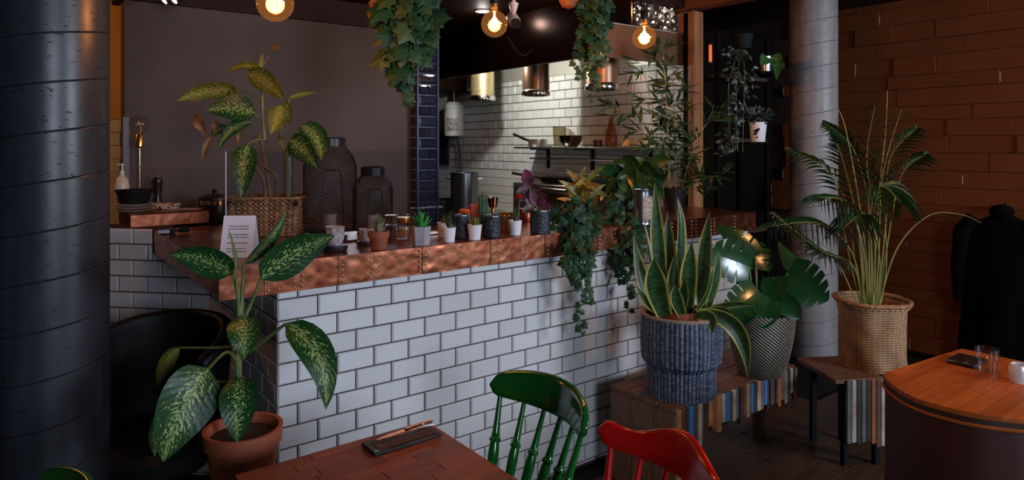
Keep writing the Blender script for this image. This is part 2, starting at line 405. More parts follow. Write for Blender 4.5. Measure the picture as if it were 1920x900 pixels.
# metro tiles ------------------------------------------------------
def tile_mesh(wd, ht, m, bev=.006, d=.008):
    x, z = wd / 2, ht / 2
    vs = [(-x, 0, -z), (x, 0, -z), (x, 0, z), (-x, 0, z)] + [(q * (x - .0012), -d * .45, s_ * (z - .0012)) for q, s_ in ((-1, -1), (1, -1), (1, 1), (-1, 1))]
    vs += [(q * (x - bev), -d, s_ * (z - bev)) for q, s_ in ((-1, -1), (1, -1), (1, 1), (-1, 1))]
    fs = [(8, 9, 10, 11)]
    for k in (0, 4): fs += [(k, k + 1, k + 5, k + 4), (k + 1, k + 2, k + 6, k + 5), (k + 2, k + 3, k + 7, k + 6), (k + 3, k, k + 4, k + 7)]
    return MB().add(vs, fs).mesh('tile', m, 0)
_tc = {}
def tiled(parent, origin, rz, length, zlist, m, start, half, jitter=.0006, keep=None, stuff=None, p=.153):
    """lay tiles in rows on a face: origin = left foot of the face seen from the front, x along the face"""
    d = Vector((math.cos(rz), math.sin(rz), 0)); n = 0
    for r, (z0, z1) in enumerate(zlist):
        x = start - (p / 2 if (r % 2) == half else 0)
        while x < length - .004:
            x0, x1 = max(x, 0), min(x + p, length)
            x += p
            if x1 - x0 < .012: continue
            wd, ht = round(x1 - x0 - .0042, 4), round(z1 - z0 - .0042, 4)
            if ht < .004: continue
            c = Vector(origin) + d * ((x0 + x1) / 2); c.z = (z0 + z1) / 2
            if keep and not keep(c):
                if stuff is not None:
                    h = .006
                    stuff.box((c.x + math.sin(rz) * h / 2, c.y - math.cos(rz) * h / 2, c.z), (wd, h, ht), rz)
                continue
            k = (wd, ht, m.name)
            if k not in _tc: _tc[k] = tile_mesh(wd, ht, m)
            o = obj('tile', _tc[k], parent)
            o.location = c; o.rotation_euler = (random.uniform(-1, 1) * jitter * 6, 0, rz + random.uniform(-1, 1) * jitter * 6)
            n += 1
    return n
F0 = W(.795, 2.442)      # the counter's tiled corner
A0, B0 = .795, 2.442
AEND = 3.72
Z1 = 1.0243
def rows(top, bottom, cuttop):
    zl = [(Z1, cuttop)] if cuttop else []
    z = Z1
    while z > bottom + .003:
        zl.append((max(bottom, z - .078), z)); z -= .078
    return zl
g = .012
wcf = struct('wall_counter_front', wallbox(A0 + g, AEND, B0 + g, B0 + .16, -.02, 1.062), M_grout, label='white metro tiled bar front with dark red grout', cat='bar front')
tiled(wcf, F0 + (W(0, g) - W(0, 0)) * .8, TH, AEND - A0, rows(0, 0, 1.062), M_tile, 0, 0)
SB = B0 + 1.0
wcs = struct('wall_counter_side', wallbox(A0 + g, A0 + .12, B0 + .161, SB + .05, -.02, 1.062), M_grout)
tiled(wcs, W(A0 + g * .8, SB, 0), TH - PI / 2, 1.0, rows(0, 0, 1.062), M_tile, -.02, 1)
C0 = W(A0, SB)
LA = R(-7.7)
LD = Vector((math.cos(LA), math.sin(LA), 0)); LN = Vector((-LD.y, LD.x, 0))
lo = C0 - LD * 1.3
m = MB().box(tuple(C0 - LD * .8 + LN * .09 + Vector((0, 0, .58))), (1.0, .156, 1.20), LA).box(tuple(C0 - LD * .155 + LN * .09 + Vector((0, 0, .52))), (.29, .156, 1.08), LA)
wcl = struct('wall_counter_left', m, M_grout)
tiled(wcl, lo + LN * .0095, LA, 1.0, [(1.1023, 1.18), (1.0243, 1.1023)], M_tile, -.02, 1)
tiled(wcl, lo + LN * .0095, LA, 1.3, rows(0, 0, None), M_tile, -.02, 1)
tiled(wcl, lo + LN * .0095 + LD * 1.0, LA, .3, [(1.0243, 1.060)], M_tile, -.08, 1)
# kitchen wall, perpendicular to the counter --------------------------------
KA = 3.8
wk = struct('wall_kitchen', wallbox(KA + .012, KA + .16, 3.0, 7.2, -.02, CEIL), mat('beige_plaster', (.42, .33, .25), .6, var=((.36, .27, .2), 4)))
def kvis(c):
    py = HY - (c.z - CH) / c.y * F; px = CX + c.x / c.y * F
    return (815 < px < 1285 and 128 < py < 318 and not (py < 150 - (px - 805) * .143)) and not (1120 < px < 1240 and py > 262) and not (805 < px < 842) and not (830 < px < 868 and py < 258) and not (980 < px < 1240 and py > 296)
kst = MB()
m = wallbox(KA + .004, KA + .0115, 3.0, 7.15, .5, 2.21)
gk = obj('grout', m.mesh('grout', M_groutk, 0), wk)
zl = [(2.21 - (i + 1) * .078, 2.21 - i * .078) for i in range(21)]
nk = tiled(wk, W(KA + .003, 7.15), TH - PI / 2, 4.15, zl, M_tileb, 0, 1, .0003, kvis, kst)
print('kitchen tiles', nk)
o = obj('distant_tiles', kst.mesh('distant_tiles', M_tileb, 0), wk); o['kind'] = 'stuff'
struct('wall_passage_end', wallbox(LW, 2.2, 7.15, 7.25, -.02, CEIL), M_plaster)
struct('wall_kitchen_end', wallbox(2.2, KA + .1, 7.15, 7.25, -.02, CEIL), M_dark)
# stone wall on the right -----------------------------------------------------
ws = struct('wall_right', wallbox(RW, RW + .2, REAR, 7.2, -.02, CEIL), M_stonejoint)
rng = random.Random(3)
_sm = {}; chips = MB()
z = 0.0; r = 0
while z < CEIL - .02:
    h = rng.choice([.125, .13, .135, .105, .145]); h = min(h, CEIL - z)
    b = 1.05 + rng.random() * .3
    while b < 2.95:
        L = rng.choice([.3, .42, .52, .62, .75, .9])
        d = rng.choice([.018, .020, .023, .026, .034])
        k = (h, L, d)
        if k not in _sm: _sm[k] = MB().box((0, 0, 0), (d, L - .003, h - .003), 0, .0015).mesh('stone', M_stone, 30)
        obj('stone', _sm[k], ws, W(RW - d / 2, b + L / 2, z + h / 2), TH)
        if rng.random() < .22:
            chips.box(W(RW - d - .0005, b + L, z + h * rng.uniform(.4, .6)), (.002, .004, h * rng.uniform(.3, .75)), TH)
        b += L
    z += h; r += 1
o = obj('paint_chips', chips.mesh('paint_chips', mat('pale_chipped_plaster', (.5, .38, .26), .8), 0), ws); o['kind'] = 'stuff'
struct('wall_far', wallbox(KA + .17, RW, 5.2, 5.3, -.02, CEIL), M_dark)  # this corner is merely unlit; its darkness is put into the wall's black colour
# round concrete columns ---------------------------------------------------------
M_conc = concrete('painted_concrete', (.014, .017, .023), (.025, .029, .038), .15, .36)
M_conc2 = concrete('bare_concrete', (.20, .175, .17), (.29, .255, .25), .17, .45)
def column(name, x, y, r, m, label):
    def rf(rr, a, z): return rr + .0012 * math.sin(3 * a + z * 2)
    mb = MB().lathe([(r, i * .09) for i in range(31)] + [(0, 2.71)], 72, rf=rf)
    o = single(name, mb, m, label, 'column', (x, y, 0)); o['kind'] = 'structure'
column('concrete_column', -1.494, 2.17, .168, M_conc, 'thick dark blue-grey round concrete column at the left edge')
column('concrete_column', 2.267, 5.05, .168, M_conc2, 'paler round concrete column in front of the brown stone wall')
# timber post and beam, blue tiled pillar ---------------------------------------
pc = W(KA - .015, 2.925)
p = thing('timber_post', 'rough orange-brown timber post at the end of the kitchen wall', 'post', (pc.x, pc.y, 0), TH)
p['kind'] = 'structure'
part('post_face', MB().box((0, -.03, 1.25), (.105, .055, 2.5), 0, .006), M_post, p)
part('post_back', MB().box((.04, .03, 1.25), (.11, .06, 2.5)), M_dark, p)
m = MB().box((0, 0, 0), (.12, 3.6, .14), 0, .008)
o = struct('trim_3', m, wood('ceiling_beam_wood', (.2, .07, .03), (.09, .03, .015), .5, (14, 1, 14), .1), 30); o.location = W(KA + .0, 1.5, 2.585); o.rotation_euler.z = TH
M_btile = mat('dark_blue_glazed_tile', (.018, .022, .045), .08, rnd=.3, spec=.7)
M_bedge = mat('blue_metal_edge', (.03, .04, .09), .35, .3)
PA, PB = 2.30, 4.12
pil = struct('wall_pillar', wallbox(PA + .0, PA + .175, PB, PB + .4, -.02, 2.53), mat('brown_pillar', (.10, .045, .022), .4))
obj('pillar_backing', wallbox(PA + .002, PA + .173, PB - .003, PB, 0, 2.53).mesh('pillar_backing', M_bedge, 0), pil)
bt = tile_mesh(.14, .066, M_btile, .014, .011); bth = tile_mesh(.068, .066, M_btile, .012, .011)
for r in range(20):
    z = 1.0 + r * .075
    if r % 2 == 0: obj('blue_tile', bt, pil, W(PA + .0875, PB - .003, z), TH)
    else:
        for q in (-1, 1): obj('blue_tile', bth, pil, W(PA + .0875 + q * .036, PB - .003, z), TH)
for q in (.006, .169): obj('edge_strip', wallbox(PA + q - .007, PA + q + .007, PB - .016, PB, 0, 2.53).mesh('edge_strip', M_bedge, 0), pil)
lines = mat('pale_grout', (.62, .52, .42), .7)
lm = MB().box((0, 0, 0), (.004, .38, .005)).mesh('grout_line', lines, 0)
for r in range(20): obj('grout_line', lm, pil, W(PA - .001, PB + .2, 1.04 + r * .075), TH)
# ------------------------------------------------------------------ copper bar top
ZT, ZBt = 1.171, 1.062
FB = B0 - .058                  # front edge of the copper
LAe = A0 - .21                  # left edge of the copper
bar = thing('copper_bar_top', 'hammered copper bar top with riveted copper edge above white tiles', 'bar top', tuple(W(LAe, FB, 0)), TH)
LB = 3.70 - FB; LL = AEND - LAe
core = [(.012, .012), (LL, .012), (LL, .60), (.95, .60), (.95, LB), (.012, LB)]
part('copper_sheet', MB().prism(core, ZBt, ZT), M_copper, bar, smooth=20)
xs = [0, .15, .27, .42, .54, .78, .95, 1.12, 1.31, 1.43, 1.58, 1.77, 1.88, 2.02, 2.2, 2.32, 2.5, 2.7, 2.9, LL]
riv = MB()
for i in range(len(xs) - 1):
    mb = MB(); x0, x1 = xs[i], xs[i + 1]; L = x1 - x0
    sd = i * 13.7; dep = .002 + .003 * (i % 2)
    def fn(u, v):
        n = noise.noise(Vector(((x0 + u * L) * 22, v * 4.5, sd))) * .0015 + noise.noise(Vector(((x0 + u * L) * 48, v * 9, sd + 5))) * .0006
        e = min(u, 1 - u, v, 1 - v); k = min(1, e / .06)
        return (x0 + u * L, .012 - dep - n * k, ZBt + v * (ZT - ZBt))
    mb.grid(fn, max(8, int(L / .012)), 10)
    part('copper_panel', mb, M_copper, bar, smooth=60)
    if i > 0:
        for q in ((.018,) if i % 3 == 0 else (.012, .05) if i % 3 == 1 else (-.014, .014)):
            for k in range(5):
                z = ZBt + .014 + k * (ZT - ZBt - .028) / 4
                pr = [(.0052, 0), (.0048, .0022), (.003, .004), (.0001, .0046)]
                b0 = len(riv.v); riv.lathe(pr, 8)
                for j in range(b0, len(riv.v)):
                    v = riv.v[j]; riv.v[j] = Vector((x0 + q + v.x, .012 - dep - v.z + .0005, z + v.y))
part('rivets', riv, M_rivet, bar, kind='stuff')
mb = MB()
def fl_(u, v):
    n = noise.noise(Vector((u * 9, v * 2, 3))) * .003
    return (.012 - .004 + n, .012 + u * (LB - .012), ZBt + v * (ZT - ZBt))
mb.grid(fl_, 60, 8); part('copper_end_panel', mb, M_copper, bar, smooth=60)
# raised copper slab further left
slab = single('copper_serving_slab', MB().prism([(0, 0), (.36, 0), (.36, .42), (0, .42)], 0, .062, .004), M_copper, 'low raised copper slab holding plates left of the bar', 'counter', tuple(W(.51, 3.765, 1.1815)), TH, smooth=30)
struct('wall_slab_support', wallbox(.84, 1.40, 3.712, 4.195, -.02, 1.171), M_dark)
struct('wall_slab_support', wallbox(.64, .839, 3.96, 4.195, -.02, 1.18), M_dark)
SZ = 1.2445
# ------------------------------------------------------------------ chairs and tables
def spindle(mb, p0, p1, r):
    """turned spindle with a bead and a swelling"""
    p0, p1 = Vector(p0), Vector(p1)
    pr = [(0, .75), (.08, .8), (.2, 1.05), (.34, 1.3), (.46, 1.42), (.54, 1.3), (.575, 1.15), (.585, 1.5), (.6, 1.55), (.615, 1.1), (.66, .95), (.75, .82), (.9, .68), (1, .62)]
    mb.tube([p0.lerp(p1, t) for t, _ in pr], [r * k for _, k in pr], 10)
def make_chair(label, m, yoke, loc, rz):
    c = thing('spindle_back_chair', label, 'chair', loc, rz, 'painted spindle-back chairs')
    # seat: dished rounded plank; local +x is the back
    outl = []
    for k in range(28):
        a = 2 * PI * k / 28; x, y = math.cos(a), math.sin(a)
        q = (abs(x) ** 3.2 + abs(y) ** 3.2) ** (-1 / 3.2)
        outl.append((x * q * .2, y * q * (.205 - .012 * x)))
    part('seat', MB().prism(outl, .425, .46, .008), m, c, smooth=50)
    for sx_ in (-1, 1):
        for sy in (-1, 1):
            mb = MB(); spindle(mb, (sx_ * .2, sy * .19, 0), (sx_ * .14, sy * .14, .43), .017); part('leg', mb, m, c)
    for sy in (-1, 1):
        mb = MB(); spindle(mb, (-.18, sy * .172, .17), (.18, sy * .172, .17), .010); part('stretcher', mb, m, c)
    mb = MB(); spindle(mb, (0, -.172, .17), (0, .172, .17), .010); part('stretcher', mb, m, c)
    HW = .222
    def arc(y): return .205 + .085 * (1 - (y / HW) ** 2)
    def zt(u):
        a = abs(u)
        if yoke: return .845 + .022 * math.cos(a * PI * 1.35) + (.018 * max(0, (a - .6) / .4) ** 1.5)
        return .872 - .028 * a ** 2.5
    def zb(u):
        a = abs(u)
        if yoke: return .762 + .012 * a ** 2
        return .766 + .012 * a ** 2
    mb = MB(); N = 36
    rings = []
    for i in range(N + 1):
        u = -1 + 2 * i / N; y = u * HW
        t, b = zt(u), zb(u); mid = (t + b) / 2; hh = (t - b) / 2
        e = max(0, (abs(u) - .84) / .16); hh *= math.sqrt(max(0.02, 1 - e * e))
        th = .012 * (1 if abs(u) < .96 else .75)
        dx, dy = -2 * .085 * y / HW ** 2, 1.0; l = math.hypot(dx, dy); nx, ny = dy / l, -dx / l
        ring = []
        for k in range(14):
            a = 2 * PI * k / 14; ca, sa = math.cos(a), math.sin(a)
            px_ = th * math.copysign(abs(ca) ** .55, ca); pz = hh * math.copysign(abs(sa) ** .45, sa)
            lean = (mid + pz - .77) * .22
            ring.append((arc(y) + lean + nx * px_, y + ny * px_, mid + pz))
        rings.append(ring)
    fs = [(i * 14 + k, i * 14 + (k + 1) % 14, (i + 1) * 14 + (k + 1) % 14, (i + 1) * 14 + k) for i in range(N) for k in range(14)]
    fs += [tuple(reversed(range(14))), tuple(range(N * 14, N * 14 + 14))]
    mb.add([p for r_ in rings for p in r_], fs)
    part('crest_rail', mb, m, c, smooth=70)
    for k in range(6):
        u = -.86 + k * 1.72 / 5; y = u * HW
        mb = MB(); spindle(mb, (.135 + .03 * (1 - u * u), u * .165, .455), (arc(y) + .005, y, zb(u) + .012), .0125 if k in (0, 5) else .0115)
        part('spindle', mb, m, c)
    return c
M_green = mat('green_gloss_paint', (.004, .115, .012), .16, var=((.004, .085, .01), 3), coat=.4)
M_red = mat('red_gloss_paint', (.50, .006, .006), .2, var=((.42, .005, .005), 3), coat=.3)
make_chair('glossy green spindle-back chair between the wooden table and the tiles', M_green, False, tuple(W(1.055, 1.56)), TH)
make_chair('glossy red spindle-back chair in front of the reclaimed wood bench', M_red, True, tuple(W(1.06, 1.12)), TH - R(7))
make_chair('green chair at the bottom left corner, only its top rail showing', M_green, False, (-1.145, 1.24, 0), R(34))
def clip(poly, axis, val, keep_gt):
    out = []
    for i in range(len(poly)):
        a, b = poly[i], poly[(i + 1) % len(poly)]
        ia = (a[axis] >= val) == keep_gt; ib = (b[axis] >= val) == keep_gt
        if ia: out.append(a)
        if ia != ib:
            t = (val - a[axis]) / (b[axis] - a[axis]); out.append((a[0] + t * (b[0] - a[0]), a[1] + t * (b[1] - a[1])))
    return out
def stave_top(parent, outline, z0, z1, sw, m, lens, seed):
    rg = random.Random(seed); ys = [p[1] for p in outline]; xs_ = [p[0] for p in outline]
    y = min(ys)
    while y < max(ys) - .002:
        x = min(xs_) - rg.random() * .2
        while x < max(xs_):
            L = rg.uniform(*lens); q = outline
            for ax, v, kg in ((1, y + .0004, True), (1, y + sw - .0004, False), (0, x + .0004, True), (0, x + L - .0004, False)):
                q = clip(q, ax, v, kg)
                if len(q) < 3: break
            if len(q) >= 3:
                ar = abs(sum(q[i][0] * q[(i + 1) % len(q)][1] - q[(i + 1) % len(q)][0] * q[i][1] for i in range(len(q)))) / 2
                if ar > 2e-4: part('stave', MB().prism(q, z0, z1 + rg.uniform(-.0004, .0003), .0012), m, parent, smooth=30)
            x += L
        y += sw
# dining table in front
t = thing('wooden_dining_table', 'red-brown block wood table with a cutlery board, bottom centre', 'table', tuple(W(.47, .62)), TH)
TW, TL = .56, 1.16
out = [(0, 0), (TW, 0), (TW, TL), (0, TL)]
part('table_underside', MB().prism(out, .718, .735), M_tablegap, t, smooth=0)
stave_top(t, out, .7355, .75, .043, M_table, (.11, .26), 5)
for y in (.3, TL - .3):
    part('pedestal', MB().tube([(TW / 2 - .12, y, .012), (TW / 2 - .12, y, .7175)], .03, 16), M_blackmatte, t)
    part('foot', MB().box((TW / 2 - .12, y, .008), (.3, .08, .016), 0, .004), M_blackmatte, t)
# cutlery board with fork and knife
P1, P2, P3 = gz(676, 826, .765), gz(800, 790, .765), gz(828, 812, .765)
bl = (P2 - P1).length; ang = math.atan2(P2.y - P1.y, P2.x - P1.x)
bo = thing('slate_cutlery_board', 'dark board with a folded brown napkin on the wooden table', 'board', (P1.x, P1.y, .7505), ang)
part('board', MB().box((bl / 2, -.045, .005), (bl, .085, .010), 0, .003), mat('dark_slate', (.012, .009, .010), .5), bo)
part('napkin', MB().grid(lambda u, v: (.02 + u * (bl - .03), -.078 + v * .05, .0112 + .002 * math.sin(u * 7) * v), 16, 6), mat('brown_napkin', (.10, .04, .028), .8), bo)
def cut(name, label, cat, y0, rot, mk):
    q = Vector((P1.x, P1.y, .767)) + Vector((math.cos(ang), math.sin(ang), 0)) * .02 + Vector((math.sin(ang), -math.cos(ang), 0)) * y0
    return single(name, mk, M_chrome, label, cat, tuple(q), ang + rot)
fk = MB()
fk.grid(lambda u, v: (.058 + u * .13, (v - .5) * (.006 + .004 * u), .006 + .006 * math.sin(u * PI)), 10, 2)
fk.grid(lambda u, v: (.03 + u * .028, (v - .5) * (.022 - .016 * u ** 1.5), .004 + .004 * u), 6, 4)
for k in range(4): fk.tube([(.03, -.009 + k * .006, .004), (.012, -.0085 + k * .0057, .002), (-.006, -.008 + k * .0053, .006)], .0013, 5)
cut('fork', 'steel fork lying on the dark board', 'fork', .062, R(4), fk)
kn = MB()
kn.box((.15, 0, .006), (.095, .016, .009), 0, .003)
kn.grid(lambda u, v: (.01 + u * .095, (v - .5) * .017 * min(1, .3 + 2 * u), .006), 8, 2)
cut('knife', 'steel table knife lying behind the fork', 'knife', .04, R(5), kn)
# table at the right, with rounded corner
tp = thing('rounded_orange_table', 'orange-brown wood table with a rounded corner at the right edge', 'table', tuple(W(0, 0)), TH)
def lo_(p): return e12(p)
cr = [gz(1655, 700, .76), gz(1668, 716, .76), gz(1700, 738, .76), gz(1745, 755, .76), gz(1830, 775, .76), gz(1920, 786, .76)]
far = gz(1800, 655, .76)
ol0 = [lo_(p) for p in cr]; outl = []
for i in range(len(ol0) - 1):
    a_, b_, c_, d_ = ol0[max(i - 1, 0)], ol0[i], ol0[i + 1], ol0[min(i + 2, len(ol0) - 1)]
    for k in range(5):
        t_ = k / 5; outl.append(tuple(.5 * (2 * b_[q] + (c_[q] - a_[q]) * t_ + (2 * a_[q] - 5 * b_[q] + 4 * c_[q] - d_[q]) * t_ ** 2 + (3 * b_[q] - a_[q] - 3 * c_[q] + d_[q]) * t_ ** 3) for q in (0, 1)))
outl.append(ol0[-1]); NE = len(outl)
fa, fb = lo_(far)
outl = outl + [(outl[-1][0] + .55, outl[-1][1] - .35), (fa + .02, outl[-1][1] - .35), (fa + .02, fb)]
part('table_underside', MB().prism(outl, .715, .744), M_tablegap, tp, smooth=0)
stave_top(tp, outl, .7445, .76, .05, M_table2, (.3, .7), 9)
cxm = sum(p[0] for p in outl) / len(outl); cym = sum(p[1] for p in outl) / len(outl)
ins = [(cxm + (p[0] - cxm) * .965, cym + (p[1] - cym) * .965) for p in outl]
part('curved_apron', MB().prism(ins, .0, .7149), mat('dark_red_panel', (.045, .006, .003), .55, var=((.03, .004, .002), 3)), tp, smooth=60)
part('edge_band', MB().tube([W(*p, .722) for p in outl[:NE]], .006, 6), M_table2, tp, world=True)
def tumbler(px, py, h, r0, r1, label, step):
    p = gz(px, py, .7615)
    pr = [(0, .004), (r0 * .9, .004), (r0, .0)]
    pr = [(.0001, 0), (r0, 0), (r0 * 1.02, h * .5), (r1 * (1.0 if step else .96), h * .56), (r1, h), (r1 - .002, h), (r1 * (.96 if step else .93), h * .58), (r0 * .97, h * .5), (r0 * .94, .008), (.0001, .008)]
    return single('drinking_glass', MB().lathe(pr, 28), M_glass, label, 'glass', tuple(p), 0, 'glasses on the right table')
tumbler(1851, 697, .086, .030, .0375, 'clear stepped drinking glass on the orange table', True)
g2 = thing('tea_light_glass', 'frosted bubbly tea light glass on the orange table, at the right edge', 'candle glass', tuple(gz(1913, 716, .7605)))
def rfb(rr, a, z): return rr + .0018 * math.sin(a * 14) * math.sin(z * 300)
part('cup', MB().lathe([(.0001, 0), (.03, 0), (.033, .02), (.034, .045), (.027, .062), (.025, .062), (.031, .045), (.0001, .01)], 56, rf=rfb), mat('frosted_glass', (.75, .72, .72), .15, spec=.8), g2)
part('tea_light', MB().lathe([(.0001, .012), (.019, .012), (.019, .026), (.0001, .026)], 20), M_white, g2)
sm = thing('black_condiment_tray', 'low black tray with a pen behind the stepped glass', 'tray', tuple(gz(1812, 680, .7605)), TH)
part('tray', MB().box((0, 0, .008), (.13, .10, .016), 0, .006), M_black, sm)
part('pen', MB().tube([(-.06, -.02, .02), (.03, .02, .02)], .003, 6), M_chrome, sm)
# black tub chair by the left column
tc = thing('black_tub_chair', 'black leather tub chair behind the spotted plant, beside the left column', 'chair', (-1.39, 2.60, 0), R(-8))
def tub(u, v):
    a = R(-20) + u * R(220); k = abs(u - .5) * 2
    top = .89 - .10 * k ** 2.4; z = .46 + (top - .46) * v
    r = .24 + .035 * v - .02 * k
    return (r * math.cos(a) * 1.02, r * math.sin(a) * .95, z)
mb = MB().grid(tub, 40, 10)
me = mb.mesh('back_shell', M_leather, 80)
o = obj('back_shell', me, tc); md = o.modifiers.new('thickness', 'SOLIDIFY'); md.thickness = .05; md.offset = 0
bv = o.modifiers.new('round', 'BEVEL'); bv.width = .018; bv.segments = 3
part('seat', MB().lathe([(.0001, .34), (.2, .35), (.235, .38), (.24, .44), (.21, .47), (.0001, .48)], 40), M_leather, tc)
for sx_, sy in ((-1, -1), (-1, 1), (1, -1), (1, 1)):
    part('leg', MB().tube([(sx_ * .15, sy * .15, .36), (sx_ * .2, sy * .2, 0)], [.016, .010], 10), M_blackmatte, tc)
for sx_ in (-1, 1): part('foot_ring', MB().tube([(sx_ * .17, -.17, .2), (sx_ * .17, .17, .2)], .008, 8), M_brass, tc)
# reclaimed wood bench along the bar front
def rec_cols():
    return [mat('slat_' + n, c, .55, var=(c2, 9), bmp=(25, .3)) for n, c, c2 in (
        ('brown', (.14, .07, .04), (.07, .035, .02)), ('dark_brown', (.06, .035, .022), (.03, .018, .012)), ('blue', (.03, .19, .42), (.03, .13, .3)),
        ('white', (.55, .5, .45), (.25, .2, .16)), ('orange', (.36, .11, .03), (.22, .07, .02)), ('tan', (.45, .22, .08), (.3, .14, .05)),
        ('grey_green', (.14, .16, .14), (.08, .09, .08)), ('navy', (.015, .025, .06), (.01, .012, .02)))]
SL = rec_cols()
BZ = .44
bc = gz(1265, 768, BZ); ba, bb = e12(bc)
bench = thing('reclaimed_wood_bench', 'reclaimed wood bench with colourful slat edge along the tiled bar', 'bench', tuple(W(ba, bb)), TH)
BLn, BDp = .97, .385
for k in range(4):
    part('top_board', MB().box((BLn / 2, .048 + k * .0963, BZ - .0125), (BLn, .0945, .025), 0, .003), M_bench, bench)
for k in range(3): part('end_board', MB().box((.0125, .064 + k * .1283, (BZ - .026) / 2), (.025, .1265, BZ - .026), 0, .003), M_bench, bench)
part('end_board', MB().box((BLn - .03, BDp / 2, (BZ - .026) / 2), (.03, .06, BZ - .026), 0, .003), M_bench, bench)
seq = [5, 0, 1, 2, 0, 3, 0, 1, 5, 4, 5, 3, 2, 0, 3, 6, 1, 0, 5, 2, 1, 3, 4, 2, 7, 0, 1, 0, 4, 0, 6, 1, 3, 0]
rg = random.Random(12); x = .002
for k, q in enumerate(seq):
    wd = rg.uniform(.022, .034) if k else .026
    if x + wd > BLn: break
    L = rg.uniform(.125, .17) if k else BZ - .027
    if k in (3, 5): L = .19
    d = rg.uniform(.012, .02)
    part('slat', MB().box((x + wd / 2, -.0005 - d / 2, BZ - .004 - L / 2), (wd - .0015, d, L), 0, .002), SL[q], bench, smooth=30)
    x += wd
# second bench, seen end on
P = gz(1583, 710, BZ); P_ = gz(1656, 707, BZ)
a2 = math.atan2(P_.y - P.y, P_.x - P.x); w2 = (P_ - P).length
b2 = thing('reclaimed_wood_stool', 'reclaimed wood stool with grey slatted end under the straw basket', 'stool', (P.x, P.y, 0), a2)
part('top_board', MB().box((w2 / 2 - .025, .165, BZ - .0125), (w2 + .06, .35, .025), 0, .004), M_bench, b2)
x = 0; rg = random.Random(4)
for q in (6, 3, 1, 6, 1, 4, 0, 3):
    wd = w2 / 8; L = rg.uniform(.30, .335)
    part('slat', MB().box((x + wd / 2, -.012, BZ - .004 - L / 2), (wd - .002, .02, L), 0, .002), SL[q], b2, smooth=30); x += wd
for sx_ in (.02, w2 - .02):
    for sy in (.03, .31): part('leg', MB().box((sx_, sy, .2), (.03, .03, .41), 0, .003), M_blackmatte, b2)
# ------------------------------------------------------------------ placing helpers
def fb(px, b, z):                # point seen at column px on the plane e2 = b
    r = (px - CX) / F; Y = b / (-r * ST + CT); return Vector((r * Y, Y, z))
def fa_(px, a, z):               # the same on the plane e1 = a
    r = (px - CX) / F; Y = a / (r * CT + ST); return Vector((r * Y, Y, z))
CZ = ZT + .0015
# ------------------------------------------------------------------ pendant bulbs
def pendant(px, py, Y, label, power, on=True):
    p = at(px, py, Y); r = .0625
    o = thing('pendant_bulb', label, 'pendant lamp', (p.x, p.y, p.z - r), 0, 'globe filament pendant bulbs above the bar')
    pr = [(r * math.sin(a), r - r * math.cos(a)) for a in [R(k) for k in range(0, 161, 8)]] + [(.0175, 2 * r), (.0165, 2 * r + .022)]
    gb = part('glass_globe', MB().lathe(pr, 40), M_bulb, o)
    fm = MB()
    for k in range(7):
        a = 2 * PI * k / 7
        fm.tube([(.006 * math.cos(a), .006 * math.sin(a), r + .03), (.019 * math.cos(a + .3), .019 * math.sin(a + .3), r + .005), (.013 * math.cos(a + .6), .013 * math.sin(a + .6), r - .026)], .0022, 5)
    fm.tube([(0, 0, r + .03), (0, 0, r + .055)], .004, 6)
    part('filament', fm, M_fil, gb)
    h0 = 2 * r + .012
    part('screw_cap', MB().lathe([(.0001, h0), (.0165, h0), (.0165, h0 + .022), (.0001, h0 + .024)], 20), M_brass, o)
    part('socket', MB().lathe([(.0001, h0 + .018), (.021, h0 + .018), (.021, h0 + .05), (.017, h0 + .066), (.006, h0 + .072), (.0001, h0 + .074)], 24), M_black, o)
    part('cord', MB().tube([(0, 0, h0 + .07), (0, 0, CEIL - p.z + r)], .0035, 6), M_black, o)
    point('bulb_light', (p.x, p.y, p.z + .01), power, (1.0, .50, .20), .035)
pendant(516, 6, 2.3, 'glowing globe filament bulb above the tall spotted plant', 9)
pendant(927, 45, 3.15, 'glowing globe filament bulb beside the ceiling camera', 8)
pendant(1208, 70, 3.58, 'glowing globe filament bulb above the bamboo, on a black socket', 17)
# warm lamp in the passage behind the left column
p = W(-.55, 4.75, 2.2)
o = thing('passage_lamp', 'warm globe lamp in the passage behind the left column', 'pendant lamp', tuple(p))
part('globe', MB().lathe([(.06 * math.sin(R(k)), .06 - .06 * math.cos(R(k))) for k in range(0, 181, 12)], 24), M_bulb, o)
part('filament', MB().tube([(0, 0, .03), (0, 0, .09)], .008, 6), M_fil, o)
part('cord', MB().tube([(0, 0, .12), (0, 0, CEIL - p.z)], .004, 6), M_black, o)
point('passage_light', (p.x, p.y, p.z + .06), 20, (1.0, .62, .3), .04)
# kitchen downlight
kl = at(905, 22, 4.7); kl.z = 2.527
o = thing('recessed_downlight', 'small round white downlight in the dark kitchen ceiling', 'downlight', (kl.x, kl.y, 2.52))
part('trim_ring', MB().lathe([(.034, .009), (.034, 0), (.05, 0), (.05, .009)], 32), M_white, o)
part('diffuser', MB().lathe([(.0001, .003), (.034, .003)], 32), emit('downlight_glow', (1, .97, .86), 6), o)
point('downlight_light', (kl.x, kl.y, 2.49), 1.2, (1, .95, .85), .03)
# lamp inside the hood
kq = W(3.03, 4.36, 2.30)
o = thing('hood_lamp', 'bright white lamp inside the extractor hood', 'lamp', tuple(kq))
part('lamp_base', MB().lathe([(.0001, .05), (.045, .05), (.045, .062), (.0001, .062)], 24), M_white, o)
part('lamp_bulb', MB().lathe([(.028 * math.sin(R(k)), .02 - .028 * math.cos(R(k))) for k in range(0, 181, 15)], 20), emit('hood_bulb', (1, .97, .88), 25), o)
point('hood_light', tuple(kq + Vector((0, 0, -.03))), 30, (1.0, .97, .88), .03)
